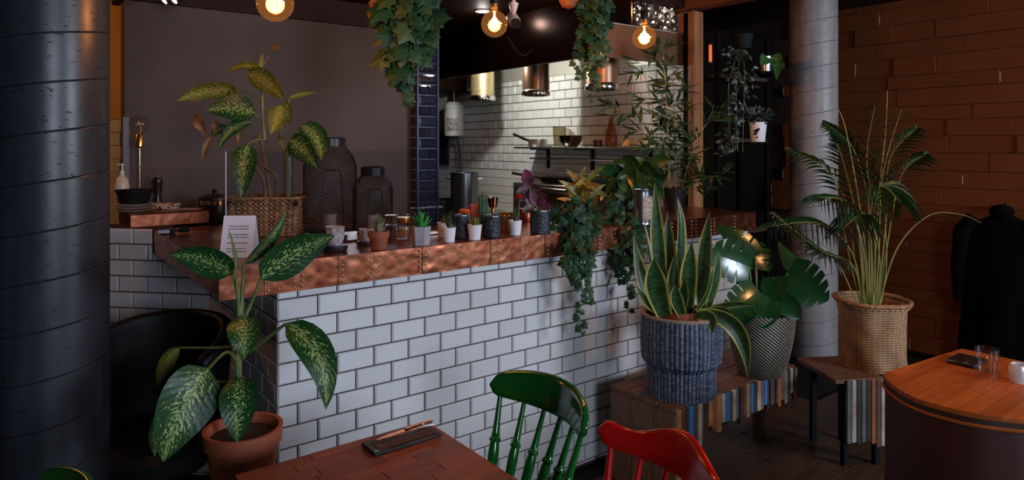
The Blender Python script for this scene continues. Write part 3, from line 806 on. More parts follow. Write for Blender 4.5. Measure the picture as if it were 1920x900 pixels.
# warm pendant over the right table, out of frame above
p = W(2.9, .95, 2.2)
o = thing('table_pendant_lamp', 'warm pendant lamp above the orange table', 'pendant lamp', tuple(p))
part('shade', MB().lathe([(.02, .16), (.05, .15), (.13, .03), (.14, 0), (.135, 0), (.125, .03), (.045, .145)], 32), M_black, o)
part('bulb', MB().lathe([(.03 * math.sin(R(k)), .06 - .03 * math.cos(R(k))) for k in range(0, 181, 12)], 20), M_fil, o)
part('cord', MB().tube([(0, 0, .15), (0, 0, CEIL - p.z)], .004, 6), M_black, o)
point('table_light', (p.x, p.y, p.z + .015), 17, (1.0, .46, .17), .04)
# track spotlights
sp0 = at(330, 12, 3.55)
o = thing('track_spotlight', 'pair of black track spotlights at the top of the grey wall', 'spotlight', (sp0.x, sp0.y, sp0.z + .05))
part('track', MB().box((.05, 0, .07), (.7, .035, .03), TH), M_black, o)
for k, dx in enumerate((0, .05)):
    d = Vector((-.55, -.5, -.62)).normalized() if k == 0 else Vector((-.5, -.55, -.62)).normalized()
    c0 = Vector((.02 + dx, 0, .035)); c1 = c0 - d * -.10
    hd = part('spot_head', MB().tube([c0 - d * .0, c0 + d * .01, c0 + d * .095, c0 + d * .10], [.026, .03, .03, .028], 18), M_black, o)
    sub('lens', MB().tube([c0 + d * .101, c0 + d * .103], [.022, .020], 16), emit('spot_lens', (1, .8, .6), 2.2), hd)
    part('bracket', MB().tube([c0 + d * .03, c0 + Vector((0, 0, .05))], .007, 8), M_black, o)
# ------------------------------------------------------------------ glass guard and things on the bar
gl0, gl1 = fb(424, 2.72, CZ), fb(850, 2.72, CZ)
o = thing('glass_bar_guard', 'clear upright glass guard on the copper bar', 'glass guard', tuple(gl0), TH)
GL = (gl1 - gl0).length
part('pane', MB().box((GL / 2, 0, .005 + .192), (GL, .006, .384), 0, .0008), M_guard, o, smooth=0)
ed = mat('polished_glass_edge', (.55, .62, .68), .15, spec=.8)
part('pane_edge', MB().box((-.0015, 0, .197), (.003, .0064, .384)), ed, o, smooth=0)
for x in (.12, GL - .12): part('foot', MB().box((x, 0, .008), (.06, .05, .016), 0, .003), M_steel, o)
# wicker trough with the tall dieffenbachia is in the plants; wire lanterns
def lantern(px, Y, r, H, label):
    b = at(px, 400, Y)
    o = thing('wire_lantern', label, 'lantern', (b.x, b.y, CZ), 0, 'wire mesh lanterns')
    def prof(t):
        z = .012 + t * (H - .05)
        k = 1.0
        if t > .72: k = math.cos((t - .72) / .28 * R(58))
        if t < .06: k = .95 + .05 * t / .06
        return r * k, z
    mw = MB(); N = 44
    for s_ in (-1, 1):
        for i in range(N):
            pts = []
            for q in range(27):
                t = q / 26; rr, z = prof(t); a = 2 * PI * i / N + s_ * t * 2 * PI * .55 * H / .45
                pts.append((rr * math.cos(a), rr * math.sin(a), z))
            mw.tube(pts, .00115, 3, False)
    wm = part('wire_mesh', mw, mat('dark_wire', (.03, .024, .022), .45, .6), o)
    rr, z = prof(1)
    part('lid_ring', MB().lathe([(rr - .004, z - .006), (rr + .006, z - .006), (rr + .008, z + .03), (rr - .002, z + .036), (rr - .008, z + .036), (rr - .004, z)], 36), M_black, o)
    part('base_plate', MB().lathe([(.0001, 0), (r * .96, 0), (r * .98, .014), (r * .94, .018), (.0001, .018)], 40), M_black, o)
    dp = []
    for q in range(25):
        a = -.42 + .84 * q / 24; s_ = math.sin(PI * q / 24)
        zz = .02 + (H * .62) * min(1, s_ * 2.2) ** .8
        tt = min(.70, (zz - .012) / (H - .05)); rr2, _ = prof(tt)
        aa = R(-70) + a
        dp.append((rr2 * 1.015 * math.cos(aa), rr2 * 1.015 * math.sin(aa), zz))
    part('door_wire', MB().tube(dp, .0028, 6), M_black, wm)
    part('candle', MB().lathe([(.0001, .018), (.03, .018), (.03, .09), (.0001, .092)], 20), mat('cream_wax', (.6, .5, .4), .5), o)
lantern(619, 3.16, .122, .452, 'tall black wire mesh lantern beside the wicker trough')
lantern(699, 3.10, .090, .318, 'shorter black wire mesh lantern behind the terracotta pot')
# folded sign
P0 = gz(411, 484, CZ)
o = thing('paper_sign', 'white printed notice standing at the corner of the copper bar', 'sign', tuple(P0), R(2))
M_print, nt, b_ = newmat('printed_notice')
uv = coord(nt, 'UV'); sx_ = nt.nodes.new('ShaderNodeSeparateXYZ'); nt.links.new(uv, sx_.inputs[0])
v_ = mth(nt, 'MULTIPLY', sx_.outputs[1], 15.0)
ln = mth(nt, 'LESS_THAN', mth(nt, 'FRACT', v_), .30)
row = mth(nt, 'FLOOR', v_)
keep = mth(nt, 'GREATER_THAN', mth(nt, 'FRACT', mth(nt, 'MULTIPLY', mth(nt, 'ADD', row, 2), .381)), .42)
inx = mth(nt, 'MULTIPLY', mth(nt, 'GREATER_THAN', sx_.outputs[0], .18), mth(nt, 'LESS_THAN', sx_.outputs[0], .82))
iny = mth(nt, 'MULTIPLY', mth(nt, 'GREATER_THAN', sx_.outputs[1], .12), mth(nt, 'LESS_THAN', sx_.outputs[1], .84))
gaps = mth(nt, 'GREATER_THAN', noi(nt, coord(nt, 'UV', (60, 3, 1)), 1.0, 2), .42)
mk = ln
for q in (keep, inx, iny, gaps): mk = mth(nt, 'MULTIPLY', mk, q)
nt.links.new(mixc(nt, mk, (.72, .77, .88), (.05, .06, .09)), b_.inputs['Base Color']); b_.inputs['Roughness'].default_value = .6
part('printed_sheet', MB().grid(lambda u, v: (u * .117, .0 + v * .045, .001 + v * .150), 1, 1), M_print, o, smooth=0)
part('back_flap', MB().grid(lambda u, v: (u * .117, .0465 + (1 - v) * .045, .001 + v * .150), 1, 1), M_paper, o, smooth=0)
# card terminal and pen
o = thing('card_terminal', 'black and silver card terminal lying on the copper bar end', 'card reader', tuple(gz(322, 438, CZ)), R(18))
part('body', MB().box((-.02, 0, .012), (.075, .055, .022), 0, .008), M_black, o)
part('handle', MB().box((.05, 0, .018), (.06, .035, .026), 0, .01), M_black, o)
part('screen', MB().box((-.03, -.026, .013), (.05, .006, .016), 0, .002), mat('grey_screen', (.32, .37, .45), .2), o)
single('ballpoint_pen', MB().tube([(0, 0, .004), (.09, .01, .004), (.1, .011, .004)], [.004, .004, .0015], 8), mat('brown_pen', (.1, .03, .015), .3), 'brown pen lying behind the card terminal', 'pen', tuple(gz(360, 429, CZ)))
# things on the copper slab
def pl(px, b): return tuple(fb(px, b, SZ))
base = fb(252, 3.925, SZ)
for k in range(3):
    single('dinner_plate', MB().lathe([(.0001, 0), (.055, 0), (.062, .003), (.098, .012), (.1, .0135), (.097, .0145), (.06, .006), (.0001, .005)], 48), mat('pale_stoneware', (.5, .45, .42), .3) if k == 0 else bpy.data.materials['pale_stoneware'],
           ['bottom plate of the pale stack on the copper slab', 'middle plate of the pale stack on the copper slab', 'top plate of the pale stack, under the black bowl'][k], 'plate', (base.x, base.y, SZ + k * .0145), 0, 'stacked plates on the copper slab')
single('black_bowl', MB().lathe([(.0001, 0), (.066, 0), (.078, .05), (.088, .062), (.088, .07), (.082, .07), (.07, .05), (.0001, .008)], 40), M_blackmatte, 'matt black bowl on top of the stacked plates', 'bowl', (base.x, base.y, SZ + .0435))
o = thing('soap_dispenser', 'white pump soap bottle beside the brass lamp', 'soap bottle', pl(229, 4.14))
part('bottle', MB().lathe([(.0001, 0), (.034, 0), (.036, .01), (.035, .13), (.026, .165), (.012, .178), (.012, .192), (.0001, .192)], 28), mat('white_plastic', (.68, .6, .5), .35), o)
part('pump_head', MB().lathe([(.0001, .19), (.011, .19), (.011, .205), (.004, .207), (.004, .232), (.009, .234), (.009, .242), (.0001, .243)], 18).tube([(0, 0, .238), (-.03, .008, .236)], .004, 8), M_white, o)
o = thing('brass_table_lamp', 'slim brass table lamp with bare unlit globe bulb', 'lamp', pl(262, 4.125))
part('base', MB().lathe([(.0001, 0), (.036, 0), (.036, .008), (.008, .014), (.0001, .014)], 32), M_brass, o)
part('stem', MB().tube([(0, 0, .01), (0, 0, .335)], .0045, 10), mat('polished_brass', (.95, .72, .42), .15, 1.0), o)
part('socket', MB().lathe([(.0001, .325), (.012, .327), (.019, .335), (.019, .395), (.012, .405), (.0001, .406)], 24), M_brass, o)
q = .053
part('globe_bulb', MB().lathe([(.012, .398)] + [(q * math.sin(R(k)), .455 - q * math.cos(R(k))) for k in range(16, 181, 10)], 32), thin_glass('clear_bulb_glass', (.97, .93, .86), 1.4), o)
part('filament', MB().tube([(0, 0, .405), (.01, 0, .44), (-.01, 0, .46), (0, 0, .48)], .0014, 5), M_brass, o)
o = thing('pepper_mill', 'small dark wooden pepper mill against the grey wall', 'pepper mill', pl(296, 4.13))
part('body', MB().lathe([(.0001, 0), (.026, 0), (.027, .02), (.016, .06), (.022, .1), (.024, .125), (.0001, .126)], 24), mat('dark_mill_wood', (.03, .012, .008), .25), o)
part('head', MB().lathe([(.0001, .127), (.022, .127), (.026, .145), (.018, .165), (.0001, .168)], 24), bpy.data.materials['dark_mill_wood'], o)
part('knob', MB().lathe([(.0001, .167), (.006, .167), (.007, .176), (.0001, .181)], 14), M_chrome, o)
Mpk, nt, b_ = newmat('black_white_pattern')
vo = node(nt, 'ShaderNodeTexVoronoi', Scale=55.0); nt.links.new(coord(nt, 'Object', (1, 1, 1)), vo.inputs['Vector'])
nt.links.new(mixc(nt, ramp(nt, vo.outputs['Distance'], [(.32, 0.0), (.36, 1.0)]), (.015, .012, .012), (.6, .5, .42)), b_.inputs['Base Color'])
mb = MB().grid(lambda u, v: (u * .15, (v - .5) * .09 * (1 - .25 * (u > .8) * (u - .8) * 5), .004 + .02 * math.sin(v * PI) * (1 - .3 * u) + .02 * v), 14, 8)
o = single('patterned_paper_bag', mb, Mpk, 'folded black and white patterned paper bag on the copper slab', 'paper bag', tuple(fb(283, 4.04, SZ)), R(8)); o.modifiers.new('thickness', 'SOLIDIFY').thickness = .004
single('paper_sheet', MB().prism([(0, 0), (.15, .01), (.16, .08), (.03, .09)], 0, .0012), mat('cream_paper', (.62, .5, .4), .7), 'loose cream paper lying on the copper slab', 'paper', tuple(fb(312, 3.93, SZ)), R(6))
o = thing('black_serving_pot', 'round black pot with a brass band behind the copper slab', 'pot', tuple(fb(402, 3.95, 1.1725)))
part('body', MB().lathe([(.0001, 0), (.07, 0), (.08, .02), (.08, .085), (.0001, .085)], 36), M_black, o)
part('band', MB().lathe([(.079, .085), (.083, .088), (.083, .112), (.079, .115)], 36), mat('polished_band', (.8, .6, .35), .12, 1.0), o)
part('lid', MB().lathe([(.082, .115), (.08, .125), (.05, .14), (.012, .146), (.012, .155), (.016, .165), (.0001, .17)], 36), M_black, o)
# small decorative cups, jars
def prof_pot(r0, r1, h, t=.004): return [(.0001, 0), (r0, 0), (r1, h), (r1 - t, h), (r1 - t - .002, h * .82), (.0001, h * .82)]
def base_at(px, py): return gz(px, py, CZ)
def scale_at(p): return p.y / F
M_hammer = mat('black_hammered_enamel', (.012, .014, .024), .3, var=((.03, .035, .05), 60), bmp=(90, .8))
def dents(rr, a, z): return rr + .0012 * noise.noise(Vector((math.cos(a) * 9, math.sin(a) * 9, z * 160)))
def cup(px, py, top, wpx, label, m=None, b=None):
    p = base_at(px, py) if b is None else fb(px, b, CZ)
    s = p.y / F; r = wpx * s / 2; h = (py - top) * s
    o = thing('hammered_cup', label, 'cup', tuple(p), 0, 'dark hammered cups on the bar')
    cbd = part('cup_body', MB().lathe([(.0001, 0), (r * .96, 0), (r, .004)] + [(r, h * k / 10) for k in range(1, 10)] + [(r, h), (r - .003, h), (r - .004, h * .5), (.0001, .006)], 40, rf=dents), m or M_hammer, o)
    part('rim', MB().lathe([(r - .003, h - .002), (r + .0015, h - .002), (r + .0015, h + .002), (r - .003, h + .002)], 36), M_steel, cbd)
    return o, p, r, h
cup(866, 446, 403, 27, 'dark hammered metal cup between two white pots')
cup(923, 444, 404, 33, 'dark blue hammered metal cup beside the brass tin')
coleus_cup = cup(1013, 438, 394, 38, 'larger dark blue hammered cup holding a purple-leaved plant')
p = fb(949, 2.58, CZ); s = p.y / F
o = thing('brass_tin', 'narrow dented brass tin behind the white pot', 'tin', tuple(p))
part('tin_body', MB().lathe([(.0001, 0), (.024, 0)] + [(.025, .01 * k) for k in range(1, 9)] + [(.022, .084), (.0001, .084)], 32, rf=dents), M_brass, o)
part('lid', MB().lathe([(.026, .084), (.026, .094), (.0001, .096)], 32), M_brass, o)
o = thing('glass_jar', 'glass jar with a brass lid between the terracotta and concrete pots', 'jar', tuple(fb(756, 2.66, CZ)))
part('glass', MB().lathe([(.0001, 0), (.030, 0), (.032, .006), (.032, .062), (.027, .07), (.027, .076)], 32), M_glass, o)
part('candle', MB().lathe([(.0001, .004), (.028, .004), (.028, .05), (.0001, .05)], 28), mat('amber_wax', (.32, .18, .09), .4), o)
part('lid', MB().lathe([(.0295, .072), (.031, .076), (.031, .092), (.028, .095), (.0001, .096)], 32), M_brass, o)
for px, b, r, h, lab in ((948, 2.80, .038, .062, 'copper mug lying behind the cactus, nearest the brass tin'), (985, 2.86, .042, .07, 'copper mug behind the tall white pot, beside the red flower'), (915, 2.9, .04, .05, 'wide copper mug behind the pink candle glass')):
    o = thing('copper_mug', lab, 'mug', tuple(fb(px, b, CZ)), 0, 'copper mugs on the bar')
    part('mug_body', MB().lathe([(.0001, 0), (r * .85, 0), (r, .02)] + [(r, .02 + (h - .02) * k / 5) for k in range(1, 6)] + [(r - .003, h), (r - .004, .012), (.0001, .008)], 32, rf=dents), M_copper, o)
    part('handle', MB().tube([(r * math.cos(.3) + .02 * math.sin(k / 8 * PI), -.5 * r, h * .15 + h * .7 * k / 8) for k in range(9)], .0035, 8), M_brass, o)
o = thing('steel_tumbler', 'shiny steel tumbler tipped over the copper mugs', 'tumbler', tuple(fb(924, 2.98, CZ)))
part('tumbler_body', MB().lathe([(.0001, .075), (.022, .075), (.03, .125), (.031, .128), (.028, .128), (.02, .08), (.0001, .078)], 32), M_chrome, o)
part('stand', MB().lathe([(.0001, 0), (.03, 0), (.012, .012), (.01, .07), (.02, .076), (.0001, .077)], 28), M_brass, o)
o = thing('pink_candle_glass', 'pink glass candle holder above the white pot', 'candle glass', tuple(fb(891, 2.74, CZ)))
part('foot', MB().lathe([(.0001, 0), (.028, 0), (.01, .01), (.009, .055), (.02, .065), (.0001, .066)], 28), M_brass, o)
part('bowl', MB().lathe([(.02, .064), (.028, .085), (.029, .12), (.026, .122), (.024, .09), (.0001, .068)], 28), mat('pink_glass', (.62, .16, .12), .2, spec=.8), o)
o = thing('orange_dish', 'small orange lidded dish behind the dark cup', 'dish', tuple(fb(872, 2.86, CZ)))
part('dish_body', MB().lathe([(.0001, 0), (.022, 0), (.024, .07), (.0001, .07)], 28), mat('cream_tin', (.45, .33, .22), .4), o)
part('orange_lid', MB().lathe([(.0001, .07), (.032, .07), (.034, .08), (.028, .088), (.02, .084), (.0001, .084)], 28), mat('orange_enamel', (.6, .09, .025), .3), o)
# candle holders with pierced cups, near the lanterns
for px, py, k, lab in ((628, 470, 1.0, 'dark round holder with a patterned pale cup behind the big leaf'), (684, 459, .7, 'smaller dark holder with patterned pale cup behind the terracotta pot')):
    p = base_at(px, py); o = thing('patterned_cup_holder', lab, 'cup holder', tuple(p), 0, 'patterned cup holders')
    part('saucer', MB().lathe([(.0001, 0), (.045 * k, 0), (.05 * k, .01), (.05 * k, .022 * k), (.04 * k, .024 * k), (.0001, .02 * k)], 36), M_black, o)
    wv = weave('pale_lattice_%d' % int(k * 10), (.55, .48, .5), (.08, .06, .07), 18, 140, 'check')
    part('pierced_cup', MB().lathe([(.026 * k, .022 * k), (.036 * k, .05 * k), (.034 * k, .085 * k), (.036 * k, .095 * k), (.03 * k, .09 * k), (.028 * k, .05 * k), (.0001, .024 * k)], 36, rf=lambda rr, a, z: rr + .002 * math.sin(7 * a) * (z > .08 * k)), wv, o)
# tin can planter and small white box
p = gz(1203, 421, CZ)
o = thing('tin_can_planter', 'tall silver tin can with a label beside the hanging ivy', 'tin can', tuple(p))
M_can = mat('bare_tin', (.55, .58, .64), .2, 1.0)
part('can', MB().lathe([(.0001, 0), (.052, 0), (.054, .004), (.052, .008)] + [(.052 + .001 * (k % 2), .008 + k * .009) for k in range(1, 20)] + [(.054, .185), (.05, .185), (.05, .16), (.0001, .16)], 40), M_can, o)
part('paper_label', MB().grid(lambda u, v: (.0535 * math.cos(R(-95) + u * R(90)), .0535 * math.sin(R(-95) + u * R(90)), .03 + v * .12), 16, 1), mat('brown_label', (.24, .15, .1), .6, var=((.5, .42, .36), 30), scale=(1, 1, 3)), o)
single('white_card_box', MB().box((0, 0, .022), (.046, .035, .044), 0, .002), M_white, 'small white box beside the first ivy pot', 'box', tuple(gz(1113, 429, CZ)), R(10))
# ------------------------------------------------------------------ kitchen
HZ = 2.14; HA, HB0, HB1 = 2.95, 3.0, 5.75
hd = thing('extractor_hood', 'dark glossy brown extractor hood above the kitchen', 'extractor hood', tuple(W(HA, HB0)), TH)
M_hood = mat('dark_bronze_steel', (.05, .022, .014), .22, .75, var=((.03, .013, .009), 2.5))
L = HB1 - HB0; D = KA - HA - .005; HT = 2.525 - HZ
part('front_sheet', MB().box((.004, L / 2, HZ + HT / 2), (.008, L, HT), 0, .001), M_hood, hd, smooth=0)
part('side_panel', MB().box((D / 2, .004, HZ + .11), (D, .008, .22), 0, .001), mat('brown_bronze', (.2, .1, .055), .38, .5), hd, smooth=0)
part('side_panel', MB().box((D / 2, L - .004, HZ + .11), (D, .008, .22), 0, .001), M_hood, hd, smooth=0)
M_lin = mat('light_steel_sheet', (.5, .5, .45), .4, .4)
part('inner_lining', MB().box((D / 2, L / 2, HZ + .225), (D - .02, L - .02, .006)).box((D - .006, L / 2, HZ + .13), (.006, L - .02, .18)), M_lin, hd, smooth=0)
part('bright_edge', MB().box((-.002, L / 2, HZ + .003), (.004, L, .006)).box((D / 2, -.002, HZ + .003), (D, .004, .006)), M_steel, hd, smooth=0)
hl = [(905, .112, .30), (1005, .116, .30), (1128, .12, .30)]
for k, (px, r, _) in enumerate(hl):
    q = fa_(px, 3.37, 1.975); Hh = HZ + .222 - 1.975
    o = thing('heat_lamp', ['brushed brass heat lamp under the hood, furthest left', 'middle heat lamp with chrome rim under the hood', 'heat lamp nearest the timber post, half behind hanging ivy'][k], 'heat lamp', tuple(q), 0, 'heat lamps under the extractor hood')
    mm = [mat('yellow_brushed_shade', (.55, .47, .26), .35, .7, var=((.4, .33, .17), 40)), mat('dark_bronze_shade', (.12, .07, .045), .3, .8), mat('copper_brown_shade', (.3, .17, .1), .35, .7)][k]
    shd = part('shade', MB().lathe([(r * .93, .045), (r * .93, Hh), (.0001, Hh)], 40), mm, o)
    part('rim', MB().lathe([(r * .8, .002), (r * .98, 0), (r, .012), (r, .034), (r * .94, .046), (r * .9, .046), (r * .9, .01)], 40), M_chrome, shd)
    part('lamp_glass', MB().lathe([(.0001, .014), (r * .9, .012)], 30), mat('lamp_red_glass', (.4, .25, .15), .2), o)
# foil covered duct above the hood's end
q = W(3.30, 3.02, 2.372)
o = thing('foil_duct', 'crinkled silver foil duct above the end of the hood', 'duct', tuple(q), TH)
def foil(u, v):
    n = Vector((u * 6, v * 6, 1)); return (u * .42, .02 * noise.noise(n * 2) - .004, v * .34 + .012 * noise.noise(n * 3))
part('foil_face', MB().grid(foil, 40, 30), mat('silver_foil', (.5, .40, .29), .3, 1.0, bmp=(18, .5)), o, smooth=15)
part('duct_body', MB().box((.21, .12, .17), (.4, .2, .32), 0, .01), M_steel, o)
# cctv camera
q = at(963, 40, 4.2)
o = thing('security_camera', 'white and black security camera below the dark ceiling', 'camera', tuple(q))
part('mount', MB().tube([(0, .03, .115), (0, .02, .075), (0, .01, .05)], [.032, .02, .012], 16).tube([(0, .03, .115), (0, .03, .4)], .012, 10), M_white, o)
part('body', MB().tube([(.012, -.05, -.02), (.008, -.04, -.015), (-.01, .06, .035)], [.034, .038, .038], 20), M_white, o)
part('lens', MB().tube([(.0125, -.052, -.021), (.016, -.07, -.03)], [.033, .031], 20), M_black, o)
cb = [at(950 + 48 * t, 66 + 60 * math.sin(t * PI * .62) - 30 * t, 4.15 + .2 * t) for t in [k / 16 for k in range(17)]]
o = single('hanging_cable', MB().tube(cb, .006, 6), M_black, 'black cable looping down from the security camera', 'cable', (0, 0, 0))
# wall shelf with cookware
shz = 1.572
s0 = 3.05; s1 = 4.62
o = thing('steel_wall_shelf', 'stainless steel shelf on the white tiled kitchen wall', 'shelf', tuple(W(KA, s0)), TH)
part('shelf_board', MB().box((-.135, (s1 - s0) / 2, shz - .008), (.25, s1 - s0, .014), 0, .002), M_steel, o)
for y in (.25, .85, 1.4):
    part('bracket', MB().box((-.012, y, shz - .10), (.016, .03, .17)).box((-.11, y, shz - .02), (.2, .02, .012)), M_black, o)
part('rail', MB().tube([(-.12, .05, shz - .1), (-.12, s1 - s0 - .05, shz - .1)], .008, 8), M_steel, o)
part('lower_rack', MB().box((-.13, .72, shz - .22), (.24, 1.2, .03), 0, .002), mat('grey_rack_steel', (.2, .2, .19), .4, .7), o)
def onshelf(px, a=3.66): return tuple(fa_(px, a, shz))
o = thing('saucepan', 'small steel saucepan with raised handle on the wall shelf', 'saucepan', onshelf(1008))
part('pan', MB().lathe([(.0001, 0), (.075, 0), (.08, .006), (.08, .065), (.076, .065), (.075, .01), (.0001, .006)], 32), mat('dull_steel', (.4, .38, .35), .35, .9), o)
part('handle', MB().tube([(-.07, -.02, .05), (-.12, -.04, .07), (-.21, -.06, .11)], [.01, .012, .011], 8), M_black, o)
o = thing('measuring_jug', 'clear plastic measuring jug behind the steel bowl', 'jug', onshelf(1049, 3.70))
part('jug', MB().lathe([(.0001, 0), (.048, 0), (.058, .17), (.056, .17), (.046, .005)], 28), thin_glass('cloudy_plastic', (.75, .72, .62), 1.5, .2), o)
part('handle', MB().tube([(.055, 0, .15), (.09, -.02, .14), (.085, -.02, .07), (.052, 0, .04)], .007, 8), bpy.data.materials['cloudy_plastic'], o)
o = single('steel_mixing_bowl', MB().lathe([(.0001, 0), (.05, 0), (.085, .04), (.098, .085), (.1, .09), (.096, .09), (.08, .042), (.0001, .004)], 40), mat('dark_polished_steel', (.28, .23, .2), .12, 1.0), 'polished steel mixing bowl on the wall shelf', 'bowl', onshelf(1070, 3.63))
o = thing('glass_bottle', 'tall amber glass bottle on the wall shelf', 'bottle', onshelf(1146, 3.66))
part('bottle', MB().lathe([(.0001, 0), (.045, 0), (.047, .01), (.045, .08), (.025, .17), (.017, .2), (.017, .235), (.0001, .235)], 28), thin_glass('amber_bottle', (.75, .45, .25), 1.5), o)
part('cork', MB().lathe([(.0001, .23), (.014, .23), (.014, .25), (.0001, .25)], 16), M_cane, o)
single('spice_tin', MB().lathe([(.0001, 0), (.034, 0), (.034, .04), (.036, .042), (.036, .055), (.0001, .057)], 24), mat('dark_tin', (.07, .045, .035), .4, .4), 'small dark spice tin between the bowl and the bottle', 'tin', onshelf(1121))
st = [(.04 * (1 if k % 2 == 0 else .45) * math.cos(PI / 2 + k * PI / 5), .04 * (1 if k % 2 == 0 else .45) * math.sin(PI / 2 + k * PI / 5)) for k in range(10)]
ms = MB().prism(st, 0, .03)
ms.v = [Vector((v.x, -v.z, v.y + .034)) for v in ms.v]
single('orange_star_tin', ms, mat('bright_orange', (.75, .30, .02), .4), 'small orange star-shaped tin on the wall shelf', 'tin', onshelf(1172), 0, None, 0)
# water heater, board, notices on the far part of the wall
q = fa_(851, 3.69, 1.587 - (255 - HY) / F * 6.87)
o = thing('water_boiler', 'white wall-mounted water boiler with grey label panel', 'boiler', tuple(q), TH)
part('tank', MB().lathe([(.0001, 0), (.095, 0), (.1, .01), (.1, .25), (.097, .255), (.097, .275), (.1, .28), (.1, .31), (.07, .345), (.0001, .35)], 40), mat('off_white_enamel', (.62, .63, .6), .35), o)
part('label_panel', MB().grid(lambda u, v: (.1025 * math.cos(R(195) + u * R(70)), .1025 * math.sin(R(195) + u * R(70)), .05 + v * .13), 14, 4), mat('grey_label', (.14, .14, .14), .5, var=((.5, .5, .5), 34)), o)
part('pipe', MB().tube([(0, 0, .34), (0, 0, .45), (.05, .1, .5)], [.03, .02, .012], 12), M_black, o)
part('pipe', MB().tube([(.01, 0, .44), (.03, -.25, .43)], .014, 8), M_black, o)
part('hose', MB().tube([(.02, -.03, 0), (.03, -.07, -.2), (.02, -.14, -.45)], .012, 8), M_black, o)
q = fa_(826, 3.76, 1.587 - (310 - HY) / F * 7.1)
o = thing('black_chopping_board', 'black rounded chopping board hanging below the red notice', 'chopping board', tuple(q), TH)
mb = MB().box((0, 0, .18), (.03, .34, .36), 0, .012)
part('board', mb, M_black, o); part('hook', MB().tube([(0, 0, .35), (.01, 0, .385)], .006, 8), M_steel, o)
q = fa_(824, 3.79, 1.587 - (246 - HY) / F * 7.2)
o = thing('fire_notice', 'white notice with a red square at its top on the tiles', 'notice', tuple(q), TH)
part('notice_plate', MB().box((0, 0, .11), (.006, .17, .22)), mat('pale_notice', (.62, .5, .45), .5), o, smooth=0)
part('red_panel', MB().box((-.0045, .0, .185), (.003, .11, .07)), mat('safety_red', (.5, .02, .015), .4), o, smooth=0)
part('white_flame_mark', MB().prism([(-.018, -.02), (.016, -.02), (.02, .0), (.004, .022), (-.006, .004), (-.016, .008)], 0, .001), M_white, o, smooth=0)
fm_ = o.children[-1]; fm_.rotation_euler = (PI / 2, 0, -PI / 2); fm_.location = (-.0062, 0, .187)
# worktop with stock pot
o = thing('kitchen_worktop', 'stainless steel worktop along the white tiled kitchen wall', 'worktop', tuple(W(3.18, 3.2)), TH)
part('top', MB().box((.305, 1.9, .93), (.60, 3.8, .04), 0, .004), M_steel, o)
part('base_cabinet', MB().box((.31, 1.9, .455), (.56, 3.76, .91)), mat('grey_cabinet', (.12, .12, .12), .5), o, smooth=0)
def stockpot(px, a, r, h, label):
    o = thing('stock_pot', label, 'stock pot', tuple(fa_(px, a, .9515)))
    part('pot_body', MB().lathe([(.0001, 0), (r, 0), (r, h), (r + .006, h), (r + .006, h + .006), (r - .003, h + .004), (r - .003, .01), (.0001, .006)], 40), mat('dark_brushed_steel', (.2, .21, .22), .25, .95) if 'dark_brushed_steel' not in bpy.data.materials else bpy.data.materials['dark_brushed_steel'], o)
    for s_ in (-1, 1): part('handle', MB().tube([(s_ * r, -.04, h * .86), (s_ * (r + .035), -.035, h * .88), (s_ * (r + .035), .035, h * .88), (s_ * r, .04, h * .86)], .007, 8), M_chrome, o)
stockpot(871, 3.42, .128, .375, 'tall steel stock pot on the kitchen worktop')
o = thing('cast_iron_pan', 'flat black pan with long handle on the worktop below the shelf', 'pan', tuple(fa_(1040, 3.40, 1.30)))
part('pan_body', MB().lathe([(.0001, 0), (.1, 0), (.12, .04), (.115, .04), (.098, .006), (.0001, .004)], 36), M_blackmatte, o)
part('handle', MB().tube([(-.11, .0, .035), (-.2, -.02, .05), (-.33, -.04, .075)], [.012, .01, .012], 8), M_black, o)
o = thing('salamander_grill', 'dark grill box standing on the worktop below the shelf', 'grill', tuple(W(3.5, 3.78, .9515)), TH)
part('grill_body', MB().box((0, 0, .17), (.5, .95, .34), 0, .006), mat('grey_oven_steel', (.13, .12, .105), .35, .6), o)
part('front_bar', MB().box((-.258, 0, .30), (.014, .85, .03), 0, .004), M_steel, o)
o = thing('black_hob', 'low black hob on the far end of the worktop', 'hob', tuple(fa_(832, 3.45, .9515)), TH)
part('hob_body', MB().box((0, 0, .05), (.3, .4, .10), 0, .008), M_black, o)
part('burner', MB().lathe([(.0001, .1), (.08, .1), (.08, .115), (.0001, .118)], 28), M_blackmatte, o)
# ------------------------------------------------------------------ dark shelf unit on the right
q = at(1345, 300, 4.75)
o = thing('plant_shelf', 'dark timber shelf rack in the unlit corner right of the post', 'shelf', (q.x, q.y, 0), TH)
for x in (0, .62):
    for y in (0, .25): part('upright', MB().box((x, y, 1.2), (.03, .03, 2.4), 0, .003), M_dark, o)
M_dsh = wood('dark_shelf_wood', (.06, .025, .012), (.03, .012, .006), .6, (2, 12, 12), .1)
for z in (.4, .95, 1.62, 2.08): part('shelf_board', MB().box((.31, .125, z), (.64, .27, .03), 0, .003), M_dsh, o)
SHX = o
rl = thing('red_wall_lamp', 'small glowing red-orange indicator right of the timber post', 'light', tuple(at(1332, 100, 4.9)))
part('housing', MB().box((0, .02, 0), (.04, .03, .17), 0, .003), M_black, rl)
part('light_strip', MB().box((0, .0, 0), (.022, .008, .125), 0, .002), emit('red_glow', (1, .16, .05), .9), rl)
